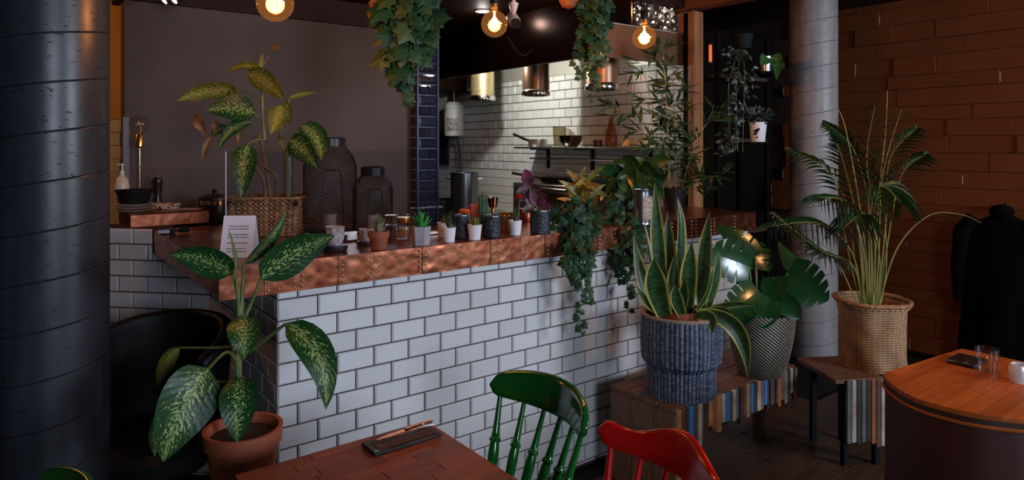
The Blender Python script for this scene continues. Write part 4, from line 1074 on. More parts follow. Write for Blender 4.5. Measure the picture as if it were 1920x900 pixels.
# coat form made up for an unreadable dark shape at the stone wall
q = fa_(1880, RW - .17, 0); zc = 1.587 - (395 - HY) / F * q.y
o = thing('guessed_coat_shape', 'dark garment-like shape hanging against the stone wall, right edge', 'coat', (q.x, q.y, 0), TH)
def coat(u, v):
    a = u * 2 * PI; t = v
    sh = min(1, t / .10); wd = .045 + .165 * math.sin(sh * PI / 2) + .05 * t; dp = .04 + .05 * min(1, t * 3)
    f = 1 + .09 * math.sin(a * 6 + t * 2.5) * min(1, t * 2) + .08 * noise.noise(Vector((math.cos(a) * 3, math.sin(a) * 3, t * 4)))
    return (dp * f * math.cos(a), wd * f * math.sin(a), zc - .02 - .05 * sh - t * .98)
M_coatshape = mat('coat_shape_black', (.003, .0025, .0025), .95, spec=.05)
part('coat_shape_body', MB().grid(coat, 60, 26), M_coatshape, o, smooth=80)
for s_ in (-1, 1): part('sleeve', MB().tube([(0, s_ * .17, zc - .06), (-.02, s_ * .235, zc - .16), (-.03, s_ * .255, zc - .42), (-.02, s_ * .245, zc - .66)], [.05, .058, .05, .042], 14), M_coatshape, o)
part('hood', MB().lathe([(.0001, -.06), (.05, -.05), (.075, -.01), (.055, .03), (.0001, .045)], 20, c=(-.02, 0, zc)), M_coatshape, o)
part('hook', MB().tube([(.17, 0, zc + .03), (.06, 0, zc + .03), (.05, 0, zc + .05)], .008, 8), M_steel, o)
# ------------------------------------------------------------------ plants
def pf_broad(t): return max(.015, math.sin(PI * min(1, t) ** .72) ** .75 * (1 - .12 * t))
def pf_oval(t): return max(.02, math.sin(PI * (.04 + .96 * t) ** .85) ** .7)
def pf_lance(t): return max(.02, math.sin(PI * t ** .7) ** .9)
def pf_sword(t): return max(.02, (.62 + .38 * min(1, t * 2.2)) * (1 - t ** 5) * (1 if t < .55 else 1 - .55 * ((t - .55) / .45) ** 2))
def pf_succ(t): return max(.03, (.8 + .5 * t * (1 - t)) * (1 - t ** 2.2))
def pleaf(parent, m, a, b, wpx, Ya, Yb, prof, bend=(0, 0), dY=0.0, roll=0.0, fold=.18, wave=.05, name='leaf', nv=10, nu=6):
    p0, p2 = at(a[0], a[1], Ya), at(b[0], b[1], Yb)
    p1 = at((a[0] + b[0]) / 2 + 2 * bend[0], (a[1] + b[1]) / 2 + 2 * bend[1], (Ya + Yb) / 2 + dY)
    w = wpx * (Ya + Yb) / 2 / F
    t = (p2 - p0).normalized(); mid = (p0 + p2) / 2; view = (mid - Vector((0, 0, CH))).normalized()
    side = t.cross(view).normalized()
    side = Matrix.Rotation(roll, 3, t) @ side
    mb = MB().leaf(p0, p1, p2, side, w, prof, nv, nu, fold, wave)
    return part(name, mb, m, parent, world=True, smooth=70)
def pstem(parent, pts, r, m, name='stem', seg=8):
    """pts: (px, py, Y)"""
    ps = [at(*p) for p in pts]
    fine = []
    for i in range(len(ps) - 1):
        a = ps[max(i - 1, 0)]; b = ps[i]; c = ps[i + 1]; d = ps[min(i + 2, len(ps) - 1)]
        for k in range(5):
            t = k / 5; fine.append(.5 * ((2 * b) + (c - a) * t + (2 * a - 5 * b + 4 * c - d) * t * t + (3 * b - a - 3 * c + d) * t ** 3))
    fine.append(ps[-1])
    if isinstance(r, tuple): r = [r[0] + (r[1] - r[0]) * i / (len(fine) - 1) for i in range(len(fine))]
    return part(name, MB().tube(fine, r, seg), m, parent, world=True)
M_dief = speckle_leaf('dark_speckled_leaf', (.006, .032, .008), (.012, .062, .014), (.30, .40, .12), .57)
M_dief2 = speckle_leaf('bright_speckled_leaf', (.006, .036, .008), (.014, .066, .013), (.33, .39, .12), .55)
M_dief3 = speckle_leaf('yellowing_speckled_leaf', (.05, .09, .012), (.09, .12, .015), (.36, .34, .08), .50, (.30, .16, .03))
M_dry = mat('dry_brown_leaf', (.30, .15, .06), .6, var=((.17, .08, .03), 14))
# --- spotted plant in the terracotta pot, front left
PY = 2.08
rim = at(456, 800, PY)
o = thing('spotted_dumb_cane', 'dark spotted broad-leaved plant in a terracotta pot, front left', 'potted plant', (rim.x, rim.y, .485))
PZ = rim.z - .485; r1 = 71 * PY / F
part('terracotta_pot', MB().lathe([(.0001, 0), (r1 * .68, 0), (r1 * .9, PZ - .045), (r1 * .98, PZ - .045), (r1, PZ), (r1 - .012, PZ), (r1 - .02, PZ - .04), (r1 - .022, PZ - .06)], 48), M_terra, o)
part('soil', MB().lathe([(.0001, PZ - .018), (r1 * .5, PZ - .022), (r1 - .012, PZ - .03)], 36), M_soil, o)
for a, b, wp, Ya, Yb, bd, dy, rl, mm in (
    ((488, 524), (627, 442), 74, 2.06, 2.12, (-2, -10), 0, .35, M_dief),
    ((438, 514), (318, 478), 66, 2.06, 2.0, (4, -10), 0, -.5, M_dief),
    ((457, 496), (537, 393), 38, 2.08, 2.16, (10, 2), 0, .9, M_dief2),
    ((443, 522), (428, 428), 10, 2.05, 2.05, (4, 0), 0, .8, M_dief2),
    ((457, 592), (459, 672), 62, 2.04, 1.96, (0, -2), -.06, .1, M_dief2),
    ((535, 606), (611, 768), 66, 2.0, 1.93, (26, -16), -.03, -.1, M_dief2),
    ((391, 690), (306, 866), 112, 2.02, 1.9, (-6, -8), -.05, -.25, M_dief2),
    ((450, 708), (445, 830), 72, 2.02, 1.93, (0, -4), -.05, .1, M_dief),
    ((338, 651), (296, 727), 34, 2.14, 2.12, (-8, 0), 0, .6, M_dief3),
    ((318, 706), (330, 740), 22, 2.15, 2.13, (6, 0), 0, .4, M_dief3),
    ((318, 752), (290, 856), 44, 2.1, 2.06, (-8, 0), 0, -.6, M_dief2)):
    pleaf(o, mm, a, b, wp, Ya, Yb, pf_broad, bd, dy, rl)
for pts, r in (([(450, 815, 2.08), (447, 740, 2.08), (447, 650, 2.08), (452, 600, 2.07)], (.013, .010)),
               ([(452, 610, 2.07), (470, 570, 2.07), (489, 523, 2.06)], (.007, .004)), ([(448, 600, 2.07), (446, 560, 2.06), (438, 513, 2.06)], (.007, .004)),
               ([(452, 600, 2.07), (455, 540, 2.08), (458, 494, 2.08)], (.008, .005)), ([(449, 600, 2.07), (445, 560, 2.06), (443, 521, 2.05)], (.006, .003)),
               ([(452, 672, 2.08), (490, 642, 2.05), (536, 607, 2.0)], (.006, .0045)), ([(447, 680, 2.08), (425, 660, 2.04), (391, 691, 2.02)], (.006, .0045)),
               ([(447, 650, 2.08), (400, 652, 2.1), (338, 652, 2.14)], (.005, .003)), ([(447, 720, 2.08), (380, 712, 2.12), (318, 708, 2.15)], (.004, .002)),
               ([(447, 740, 2.08), (452, 722, 2.05), (450, 708, 2.02)], (.006, .005)), ([(450, 620, 2.07), (456, 604, 2.06), (457, 592, 2.04)], (.007, .005)),
               ([(447, 740, 2.08), (380, 735, 2.1), (318, 752, 2.1)], (.005, .003))):
    pstem(o, pts, r, M_stem)
st_ = thing('plant_stool', 'dark stool under the terracotta pot of the spotted plant', 'stool', (rim.x, rim.y, 0))
part('stool_top', MB().lathe([(.0001, .455), (.13, .455), (.135, .46), (.135, .478), (.13, .484), (.0001, .484)], 36), M_blackmatte, st_)
for k in range(4):
    a = PI / 4 + k * PI / 2
    part('leg', MB().tube([(.09 * math.cos(a), .09 * math.sin(a), .457), (.13 * math.cos(a), .13 * math.sin(a), 0)], [.015, .011], 8), M_blackmatte, st_)
# --- tall spotted plant in the wicker trough
c = at(501, 400, 3.14); th_ = R(5)
o = thing('tall_dumb_cane', 'tall spotted plant with yellowing leaves in a wicker trough', 'potted plant', (c.x, c.y, CZ))
M_wick = ribbed('straw_wicker', (.15, .07, .03), (.62, .36, .17), 46, 105)
hx, hy, hh = .168, .10, .172
def trough(u, v):
    a = u * 2 * PI; x, y = math.cos(a), math.sin(a)
    q = (abs(x) ** 7 + abs(y) ** 7) ** (-1 / 7); k = .90 + .10 * v
    bmpv = .0032 * math.sin(u * 2 * PI * 46) * (1 if int(v * 18) % 2 else -1) + .002 * math.cos(v * 36 * PI)
    X, Y = x * q * (hx * k + bmpv), y * q * (hy * k + bmpv)
    return (X * math.cos(th_) - Y * math.sin(th_), X * math.sin(th_) + Y * math.cos(th_), v * hh)
mb = MB().grid(trough, 368, 72); mb.uv = [(u, v * hh) for u, v in mb.uv]
wt = part('wicker_trough', mb, M_wick, o, smooth=80)
part('braided_rim', MB().tube([trough(k / 60, 1.0) for k in range(61)], .008, 8), mat('straw_braid', (.40, .22, .10), .6, var=((.2, .1, .04), 60)), wt)
part('soil', MB().prism([(x * math.cos(th_) - y * math.sin(th_), x * math.sin(th_) + y * math.cos(th_)) for x, y in ((-hx * .95, -hy * .95), (hx * .95, -hy * .95), (hx * .95, hy * .95), (-hx * .95, hy * .95))], hh - .035, hh - .012), M_soil, o, smooth=0)
for a, b, wp, Ya, Yb, bd, dy, rl, mm in (
    ((494, 134), (421, 140), 26, 3.1, 3.02, (0, -12), 0, .9, M_dief3),
    ((463, 138), (532, 188), 44, 3.08, 3.02, (6, -8), 0, .35, M_dief3),
    ((447, 168), (331, 190), 38, 3.12, 3.05, (-4, -8), 0, -.4, M_dief3),
    ((479, 213), (388, 208), 60, 3.05, 2.95, (0, -6), 0, .5, M_dief),
    ((474, 227), (409, 282), 26, 3.04, 2.98, (-8, -10), 0, .4, M_dief2),
    ((542, 184), (594, 174), 15, 3.14, 3.16, (0, -4), 0, .6, M_dief3),
    ((527, 196), (507, 252), 40, 3.1, 3.02, (4, 0), 0, .2, M_dief3),
    ((532, 190), (544, 234), 22, 3.14, 3.12, (4, 0), 0, .7, M_dief3),
    ((564, 236), (603, 301), 48, 3.08, 3.02, (10, -8), 0, -.1, M_dief2),
    ((543, 262), (597, 318), 48, 3.05, 2.98, (0, -8), 0, .2, M_dief2),
    ((464, 271), (453, 373), 48, 3.02, 2.94, (-2, -6), -.03, .1, M_dief2),
    ((427, 240), (399, 258), 24, 3.08, 3.04, (-4, -4), 0, .6, M_dief),
    ((489, 142), (493, 98), 14, 3.12, 3.12, (-2, 0), 0, .5, M_dief3),
    ((430, 165), (446, 185), 18, 3.1, 3.06, (0, 0), 0, .5, M_dief3)):
    pleaf(o, mm, a, b, wp, Ya, Yb, pf_broad, bd, dy, rl, .22, .08)
for a, b, wp, bd in (((396, 256), (381, 306), 12, (-3, 0)), ((363, 216), (384, 256), 22, (4, -2)), ((450, 247), (448, 270), 10, (0, 0)), ((404, 226), (399, 250), 14, (4, 0)), ((508, 95), (530, 85), 8, (0, -4))):
    pleaf(o, M_dry, a, b, wp, 3.06, 3.04, pf_lance, bd, 0, .4, .4, .2, 'dry_leaf')
for pts, r, mm in (([(508, 380, 3.14), (500, 320, 3.12), (488, 252, 3.1)], (.010, .008), M_cane), ([(540, 378, 3.16), (540, 330, 3.15), (535, 290, 3.12), (525, 262, 3.12)], (.012, .008), M_stem),
                   ([(497, 380, 3.1), (495, 340, 3.1), (474, 303, 3.08), (478, 270, 3.08), (490, 250, 3.08)], (.009, .007), M_cane), ([(516, 380, 3.15), (518, 332, 3.12), (500, 315, 3.11), (480, 300, 3.1)], (.008, .006), M_cane),
                   ([(496, 262, 3.1), (492, 200, 3.1), (490, 135, 3.1)], (.009, .005), M_stem), ([(525, 262, 3.12), (530, 220, 3.12), (527, 196, 3.1)], (.006, .004), M_stem),
                   ([(530, 225, 3.12), (540, 195, 3.13), (543, 184, 3.14)], (.004, .003), M_stem), ([(492, 195, 3.1), (475, 180, 3.11), (446, 167, 3.12)], (.004, .003), M_stem),
                   ([(494, 232, 3.1), (486, 222, 3.07), (478, 213, 3.05)], (.004, .003), M_stem), ([(494, 262, 3.1), (482, 262, 3.05), (464, 270, 3.02)], (.004, .003), M_stem),
                   ([(535, 290, 3.12), (545, 262, 3.1), (564, 236, 3.08)], (.004, .003), M_stem), ([(534, 285, 3.12), (520, 258, 3.1), (542, 262, 3.05)], (.004, .003), M_stem),
                   ([(494, 258, 3.1), (460, 252, 3.1), (427, 240, 3.08)], (.004, .002), M_stem), ([(492, 170, 3.1), (470, 150, 3.09), (463, 139, 3.08)], (.004, .003), M_stem),
                   ([(488, 140, 3.1), (500, 110, 3.12), (522, 90, 3.12)], (.003, .0015), M_stem)):
    pstem(o, pts, r, mm)
q = at(540, 371, 3.19)
o = thing('tall_glass_bottle', 'tall clear glass tube standing in the wicker trough', 'bottle', (q.x, q.y, CZ + hh - .011))
part('tube', MB().lathe([(.0001, 0), (.024, 0), (.025, .004), (.025, .21), (.023, .21), (.023, .006)], 24), M_glass, o)
part('paper_insert', MB().lathe([(.014, .01), (.014, .2)], 12), mat('pale_blue_paper', (.5, .6, .68), .5), o)
# --- succulents in small pots
M_suc_g = mat('bright_green_succulent', (.03, .26, .045), .4, var=((.05, .34, .08), 9))
M_suc_d = mat('dark_green_succulent', (.03, .075, .045), .5, var=((.06, .12, .07), 14))
M_suc_p = mat('pink_tipped_succulent', (.13, .19, .08), .5, var=((.36, .17, .12), 11))
M_suc_y = mat('yellow_green_succulent', (.12, .15, .03), .5, var=((.22, .2, .04), 14))
def succ(px, py, top, wtop, wbot, ptop, spread, n, label, potm, lm, name='potted_succulent', hexa=False, lw=.18, b=None, collar=None):
    p = base_at(px, py) if b is None else fb(px, b, CZ)
    s = p.y / F; r0, r1, h = wbot * s / 2, wtop * s / 2, (py - top) * s; H = (top - ptop) * s; sp = spread * s / 2
    o = thing(name, label, 'potted plant', tuple(p), 0, 'small potted succulents along the bar')
    if collar: pr = [(.0001, 0), (r0, 0), (r1 * .9, h * .66), (r1, h * .66), (r1 * 1.02, h), (r1 - .004, h), (r1 - .006, h * .85), (.0001, h * .85)]
    else: pr = prof_pot(r0, r1, h)
    pp = part('pot', MB().lathe(pr, 6 if hexa else 32), potm, o, smooth=25 if hexa else 40)
    part('soil', MB().lathe([(.0001, h * .88), (r1 * .88, h * .86)], 20), M_soil, pp)
    rg = random.Random(int(px * 7))
    for k in range(n):
        ring = k / n; a = k * 2.4; ti = (1 - ring) ** .8
        rr = sp * ti * rg.uniform(.8, 1.1); hh_ = H * (.55 + .45 * ring) * rg.uniform(.85, 1.05)
        d = Vector((math.cos(a), math.sin(a), 0))
        p0 = d * (r1 * .25 * ti) + Vector((0, 0, h * .86)); p2 = d * rr + Vector((0, 0, h + hh_)); p1 = d * rr * .75 + Vector((0, 0, h + hh_ * .35))
        mb = MB().leaf(p0, p1, p2, Vector((-d.y, d.x, 0)), max(.006, H * lw), pf_succ, 6, 4, .5)
        part('leaf', mb, lm, o, smooth=70)
    return o
M_concp = mat('pale_concrete_pot', (.36, .37, .40), .7, var=((.28, .29, .32), 16), bmp=(50, .2))
succ(710, 467, 433, 40, 27, 396, 40, 26, 'pink-tipped succulent in a small terracotta pot', M_terra, M_suc_p, collar=True)
succ(789, 459, 424, 38, 32, 392, 50, 18, 'bright green aloe in a hexagonal concrete pot', M_concp, M_suc_g, hexa=True, lw=.42)
succ(842, 453, 426, 26, 20, 400, 24, 16, 'dark aloe in a white pot, in front of another white pot', M_white, M_suc_d)
succ(832, 446, 419, 25, 20, 402, 24, 12, 'yellow-green succulent in a white pot half hidden behind', M_white, M_suc_y, b=2.60)
succ(890, 449, 421, 28, 21, 404, 30, 20, 'yellow-green rosette in a white pot below the pink candle glass', M_white, M_suc_y, lw=.35)
succ(966, 440, 413, 26, 20, 385, 24, 14, 'dark spiky aloe in a white pot right of the brass tin', M_white, M_suc_d)
# cactus
p = fb(906, 2.66, CZ)
o = thing('potted_cactus', 'ribbed dark green cactus standing behind the white pots', 'cactus', tuple(p))
part('pot', MB().lathe(prof_pot(.022, .028, .05), 24), M_blackmatte, o)
def ribs(rr, a, z): return rr * (1 + .14 * math.cos(a * 8))
part('cactus_body', MB().lathe([(.012, .035), (.02, .07), (.022, .1), (.019, .135), (.021, .15), (.018, .17), (.0001, .184)], 48, rf=ribs), mat('cactus_green', (.02, .09, .04), .5, var=((.05, .15, .07), 30)), o)
part('cactus_arm', MB().lathe([(.004, .05), (.013, .07), (.014, .09), (.0001, .108)], 32, c=(.022, -.008, 0), rf=ribs), bpy.data.materials['cactus_green'], o)
# red flower
p = fb(972, 2.80, CZ)
o = thing('red_silk_flower', 'round red flower head behind the tall white pot', 'flower', tuple(p))
part('stem', MB().tube([(0, 0, 0), (.005, 0, .12)], .003, 6), M_stem, o)
M_redp = mat('red_petal', (.6, .015, .012), .5)
for k in range(22):
    a = k * 2.4; e = .2 + 1.1 * k / 22; d = Vector((math.cos(a) * math.cos(e), math.sin(a) * math.cos(e), math.sin(e)))
    c0 = Vector((.005, 0, .125)); part('petal', MB().leaf(c0, c0 + d * .018, c0 + d * .026 + Vector((0, 0, .006)), Vector((-math.sin(a), math.cos(a), 0)), .02, pf_oval, 5, 4, .3), M_redp, o, smooth=70)
# coleus in the large dark cup
o, p, r, h = coleus_cup
cy = p.y
M_col = mat('purple_green_leaf', (.035, .022, .016), .4, var=((.09, .025, .035), 24))
M_col2 = mat('magenta_heart_leaf', (.03, .022, .016), .4, var=((.2, .03, .09), 30))
part('soil', MB().lathe([(.0001, h * .8), (r - .006, h * .8)], 20), M_soil, o)
for a, b, wp, mm in (((992, 352), (985, 317), 24, M_col2), ((990, 355), (968, 362), 16, M_col), ((994, 352), (1014, 358), 16, M_col), ((1000, 372), (1028, 366), 16, M_col), ((997, 370), (972, 376), 16, M_col),
                     ((1003, 386), (995, 352), 16, M_col2), ((1006, 388), (1035, 388), 18, M_col), ((1002, 388), (980, 398), 18, M_col), ((1010, 390), (1024, 374), 14, M_col2), ((998, 388), (985, 372), 14, M_col)):
    pleaf(o, mm, a, b, wp, cy, cy - .02, pf_oval, (0, -2), 0, random.uniform(-.4, .4))
pstem(o, [(1010, 402, cy), (1002, 378, cy), (991, 350, cy)], (.004, .003), M_stem)
# --- ivy --------------------------------------------------------------------
def ivy_mesh(name, m):
    ang = [-90, -64, -40, -14, 12, 30, 50, 74, 90]
    rad = [.20, .68, .60, .88, .64, .98, .68, .88, 1.15]
    pts = []
    for a, r_ in zip(ang, rad): pts.append((r_ * math.cos(R(a)) * .62, r_ * math.sin(R(a)) * .62 + .18))
    vs = [(0, 0, 0), (0, .36, .05), (0, pts[-1][1], -.05)]; uvs = [(.5, 0), (.5, .5), (.5, 1)]
    fs = []
    for s_ in (1, -1):
        b = len(vs)
        for x, y in pts[:-1]: vs.append((s_ * x, y, -.16 * abs(x) - .04 * (y > .6))); uvs.append((.5 + s_ * x / 2, y))
        n = len(pts) - 1
        for i in range(n - 1):
            f = (1, b + i, b + i + 1); fs.append(f if s_ > 0 else f[::-1])
        f = (1, b + n - 1, 2); fs.append(f if s_ > 0 else f[::-1])
    return MB().add(vs, fs, uvs).mesh(name, m, 0)
def ivymat(name, c1, c2, vein):
    m, nt, b = newmat(name); uv = coord(nt, 'UV')
    sx_ = nt.nodes.new('ShaderNodeSeparateXYZ'); nt.links.new(uv, sx_.inputs[0])
    u = mth(nt, 'ABSOLUTE', mth(nt, 'SUBTRACT', sx_.outputs[0], .5))
    oi = nt.nodes.new('ShaderNodeObjectInfo')
    c = mixc(nt, oi.outputs['Random'], c1, c2)
    an = mth(nt, 'ARCTAN2', u, mth(nt, 'SUBTRACT', sx_.outputs[1], .3))
    vv = ramp(nt, mth(nt, 'ABSOLUTE', mth(nt, 'SINE', mth(nt, 'MULTIPLY', an, 3.6))), [(.06, 1.0), (.16, 0.0)])
    c = mixc(nt, mth(nt, 'MULTIPLY', vv, .45), c, vein)
    nt.links.new(c, b.inputs['Base Color']); b.inputs['Roughness'].default_value = .45; b.inputs['Specular IOR Level'].default_value = .25
    return m
M_ivy = ivymat('ivy_green', (.008, .034, .014), (.018, .062, .020), (.06, .12, .05))
M_ivy2 = ivymat('pale_ivy_green', (.035, .07, .02), (.05, .095, .035), (.14, .16, .07))
IVY = ivy_mesh('ivy_leaf', M_ivy); IVY2 = ivy_mesh('ivy_leaf', M_ivy2)
def put_leaf(parent, data, pos, tip, face, size, name='leaf'):
    """leaf with its tip along `tip`, its upper side towards `face`"""
    y = Vector(tip).normalized(); z = Vector(face); z = z - y * z.dot(y)
    z = z.normalized() if z.length > 1e-5 else y.orthogonal().normalized()
    x = y.cross(z)
    o = obj(name, data, parent); mw = Matrix.Translation(pos) @ Matrix((x, y, z)).transposed().to_4x4() @ Matrix.Scale(size, 4)
    o.matrix_parent_inverse = MW[parent.name].inverted(); o.matrix_basis = mw
    return o
def ivy_plant(o, strands, clusters, seed, size, datas, Yj=.04):
    rg = random.Random(seed); n = 0
    for pts, cnt in strands:
        ps = [at(*q) for q in pts]
        part('vine', MB().tube(ps, .0016, 5), M_stem, o, world=True)
        for k in range(cnt):
            t = (k + rg.random() * .6) / cnt * (len(ps) - 1); i = min(int(t), len(ps) - 2); p = ps[i].lerp(ps[i + 1], t - i)
            sd = rg.choice((-1, 1)); sz = size * rg.uniform(.7, 1.15) * (1 - .35 * k / cnt)
            put_leaf(o, rg.choice(datas), p + Vector((sd * sz * .2, -.01, 0)), (sd * rg.uniform(.2, 1.4), rg.uniform(-.4, .2), -rg.uniform(.3, 1)), (rg.uniform(-.5, .5), -1, rg.uniform(.1, .8)), sz); n += 1
    for (cx, cy_, rx, ry, Y, cnt) in clusters:
        for k in range(cnt):
            a = rg.random() * 2 * PI; q = math.sqrt(rg.random())
            p = at(cx + rx * q * math.cos(a), cy_ + ry * q * math.sin(a), Y + rg.uniform(-Yj, Yj) - .04 * (1 - q))
            put_leaf(o, rg.choice(datas), p, (math.cos(a) * .8 + rg.uniform(-.4, .4), rg.uniform(-.4, .2), rg.uniform(-1, .1)), (rg.uniform(-.6, .6), -1, rg.uniform(0, .9)), size * rg.uniform(.7, 1.25)); n += 1
    return n
def smallpot(o, r, h, m): part('pot', MB().lathe(prof_pot(r * .75, r, h), 28), m, o)
b = gz(1080, 432, CZ)
o = thing('trailing_ivy', 'dark trailing ivy spilling over the copper edge, left of two', 'potted plant', tuple(b), 0, 'trailing ivy on the bar')
smallpot(o, .05, .075, M_blackmatte)
Yv = b.y - .1
ivy_plant(o, [([(1082, 430, Yv), (1084, 480, Yv - .06), (1092, 540, Yv - .06), (1086, 590, Yv - .06), (1090, 626, Yv - .06)], 24), ([(1072, 430, Yv), (1074, 490, Yv - .06), (1078, 545, Yv - .06)], 13), ([(1094, 430, Yv), (1100, 480, Yv - .06), (1096, 520, Yv - .06), (1102, 570, Yv - .06)], 15)],
          [(1078, 415, 38, 45, b.y - .03, 90), (1085, 480, 24, 40, Yv - .05, 34)], 21, .052, [IVY])
b = gz(1176, 418, CZ)
o = thing('trailing_ivy', 'second trailing ivy in front of the tin can', 'potted plant', tuple(b), 0, 'trailing ivy on the bar')
smallpot(o, .05, .075, M_blackmatte)
Yv = b.y - .1
ivy_plant(o, [([(1172, 430, Yv), (1170, 480, Yv - .06), (1176, 540, Yv - .06), (1180, 588, Yv - .06)], 16), ([(1184, 430, Yv), (1188, 480, Yv - .06), (1196, 520, Yv - .06)], 10), ([(1160, 430, Yv), (1164, 500, Yv - .06), (1168, 530, Yv - .06)], 9)],
          [(1176, 405, 36, 48, b.y - .06, 80), (1176, 465, 26, 34, Yv - .04, 30)], 22, .056, [IVY])
# hanging ivy from the ceiling
def hanging(px, Y, r, label, m, z):
    p = at(px, 0, Y)
    o = thing('hanging_ivy_basket', label, 'hanging plant', (p.x, p.y, z), 0, 'hanging ivy baskets')
    part('basket', MB().lathe([(.0001, 0), (r * .5, .012), (r * .85, .06), (r, .13), (r * 1.02, .14), (r * .95, .14), (.0001, .12)], 48, rf=lambda rr, a, zz: rr + .003 * math.sin(a * 24) * math.sin(zz * 300)), m, o)
    for k in range(3):
        a = k * 2.1; part('chain', MB().tube([(r * math.cos(a), r * math.sin(a), .14), (0, 0, .33), (0, 0, CEIL - z)], .0025, 5), M_black, o)
    return o
M_rat = weave('orange_rattan', (.5, .17, .06), (.28, .08, .03), 30, 120, 'check')
Y = 2.78
o = hanging(765, Y, .13, 'long hanging ivy in front of the blue tiled pillar', M_rat, 2.24)
ivy_plant(o, [([(760, -30, Y), (764, 60, Y - .03), (752, 130, Y - .03), (758, 196, Y - .03)], 15), ([(742, -30, Y), (732, 60, Y - .02), (738, 120, Y - .02), (748, 165, Y)], 12), ([(780, -30, Y), (788, 50, Y - .03), (782, 110, Y - .03), (770, 150, Y)], 12),
              ([(800, -30, Y), (802, 40, Y), (800, 100, Y)], 12), ([(718, -30, Y + .05), (720, 30, Y + .05), (722, 66, Y + .05)], 5), ([(770, -30, Y - .06), (775, 40, Y - .06), (768, 120, Y - .05)], 9)],
          [(765, 20, 46, 45, Y - .03, 34), (760, 90, 40, 44, Y - .02, 18)], 31, .088, [IVY, IVY, IVY2])
dr = random.Random(2)
for px, py in ((697, 22), (700, 2), (720, 4), (706, -6)):
    put_leaf(o, ivy_mesh('dry_ivy_leaf', M_dry) if 'dry_ivy_leaf' not in bpy.data.meshes else bpy.data.meshes['dry_ivy_leaf'], at(px, py, Y + .05), (dr.uniform(-.3, .3), 0, -1), (.2, -1, .3), .045, 'dry_leaf')
Y = 3.45
o = hanging(1066, Y, .068, 'hanging rattan pot with ivy in front of the heat lamps', M_rat, at(1066, 17, Y).z)
ivy_plant(o, [([(1112, -30, Y), (1110, 60, Y), (1098, 120, Y), (1086, 150, Y)], 20), ([(1126, -30, Y), (1128, 60, Y), (1120, 130, Y), (1116, 170, Y)], 22), ([(1092, -30, Y), (1096, 40, Y), (1086, 90, Y), (1076, 130, Y)], 14),
              ([(1138, -30, Y), (1140, 30, Y), (1134, 90, Y), (1130, 120, Y)], 14), ([(1104, -10, Y), (1108, 110, Y), (1112, 200, Y)], 13)],
          [(1118, 20, 30, 40, Y, 50), (1115, 80, 26, 36, Y, 34)], 32, .052, [IVY2, IVY2, IVY])
# --- croton, pothos and bamboo on the bar
b = fb(1092, 2.66, CZ)
o = thing('croton_plant', 'orange and yellow leaved croton behind the first ivy', 'potted plant', tuple(b))
smallpot(o, .045, .07, M_blackmatte)
M_cro = mat('orange_croton_leaf', (.42, .17, .025), .4, var=((.18, .10, .02), 22)); M_cro2 = mat('yellow_green_croton_leaf', (.10, .14, .02), .4, var=((.25, .2, .04), 18))
rg = random.Random(5)
for k in range(46):
    a = (1092 + rg.uniform(-14, 14), rg.uniform(340, 392)); dx = rg.uniform(-42, 40); dy = rg.uniform(-34, 14)
    pleaf(o, M_cro if (rg.random() < .55 and dy > -22) else M_cro2, a, (a[0] + dx, a[1] + dy), rg.uniform(9, 14), b.y, b.y + rg.uniform(-.06, .06), pf_lance, (0, -4), 0, rg.uniform(-.8, .8), .2, .05, 'leaf', 6, 4)
pstem(o, [(1092, 410, b.y), (1090, 370, b.y), (1094, 335, b.y)], (.005, .003), M_cane)
b = fb(1180, 2.72, CZ)
o = thing('pothos_plant', 'dark broad-leaved pothos between the croton and the bamboo', 'potted plant', tuple(b))
smallpot(o, .055, .08, M_blackmatte)
M_pot = mat('dark_pothos_leaf', (.010, .042, .012), .28, var=((.022, .075, .018), 8))
rg = random.Random(8)
for k in range(64):
    a = (1180 + rg.uniform(-34, 40), rg.uniform(300, 375)); an = rg.uniform(.15, PI - .15); L = rg.uniform(30, 48)
    bq = (a[0] + L * math.cos(an), a[1] + L * math.sin(an) * rg.choice((1, 1, 1, -.6)))
    pleaf(o, M_pot, a, bq, L * .58, b.y + rg.uniform(-.1, .06), b.y - .05 + rg.uniform(-.08, .06), pf_oval, (0, -5), 0, rg.uniform(-.7, .7), .2, .04, 'leaf', 8, 4)
for k in range(9):
    x = 1180 + (k - 4) * 8; pstem(o, [(1180, 405, b.y), ((1180 + x) / 2, 370, b.y), (x, 320 + (k % 3) * 14, b.y)], (.004, .0025), M_stem)
# bamboo
b = fb(1264, 2.72, CZ)
Yb = b.y
o = thing('bamboo_plant', 'tall leafy bamboo in a black pot in front of the timber post', 'potted plant', tuple(b))
smallpot(o, .078, .15, M_black)
M_bam = mat('bamboo_leaf_green', (.022, .055, .02), .5, rnd=.45, spec=.3)
BL = MB().leaf((0, 0, 0), (0, .5, .06), (0, 1, -.05), (1, 0, 0), .19, pf_lance, 5, 2, .25).mesh('bamboo_leaf', M_bam, 70)
M_canes = mat('pale_cane', (.30, .2, .10), .5, var=((.2, .12, .05), 20))
canes = [[(1256, 375, Yb), (1252, 250, Yb), (1246, 130, Yb - .02), (1240, 88, Yb - .02)], [(1268, 375, Yb + .02), (1266, 260, Yb + .04), (1262, 150, Yb + .04)], [(1246, 375, Yb - .02), (1236, 300, Yb - .05), (1205, 235, Yb - .1), (1155, 200, Yb - .15)],
         [(1276, 375, Yb), (1290, 310, Yb - .03), (1315, 250, Yb - .06), (1338, 205, Yb - .08)], [(1262, 375, Yb - .03), (1248, 280, Yb - .1), (1220, 190, Yb - .12), (1206, 120, Yb - .12)], [(1280, 375, Yb), (1305, 340, Yb - .05), (1350, 330, Yb - .12)]]
rg = random.Random(17)
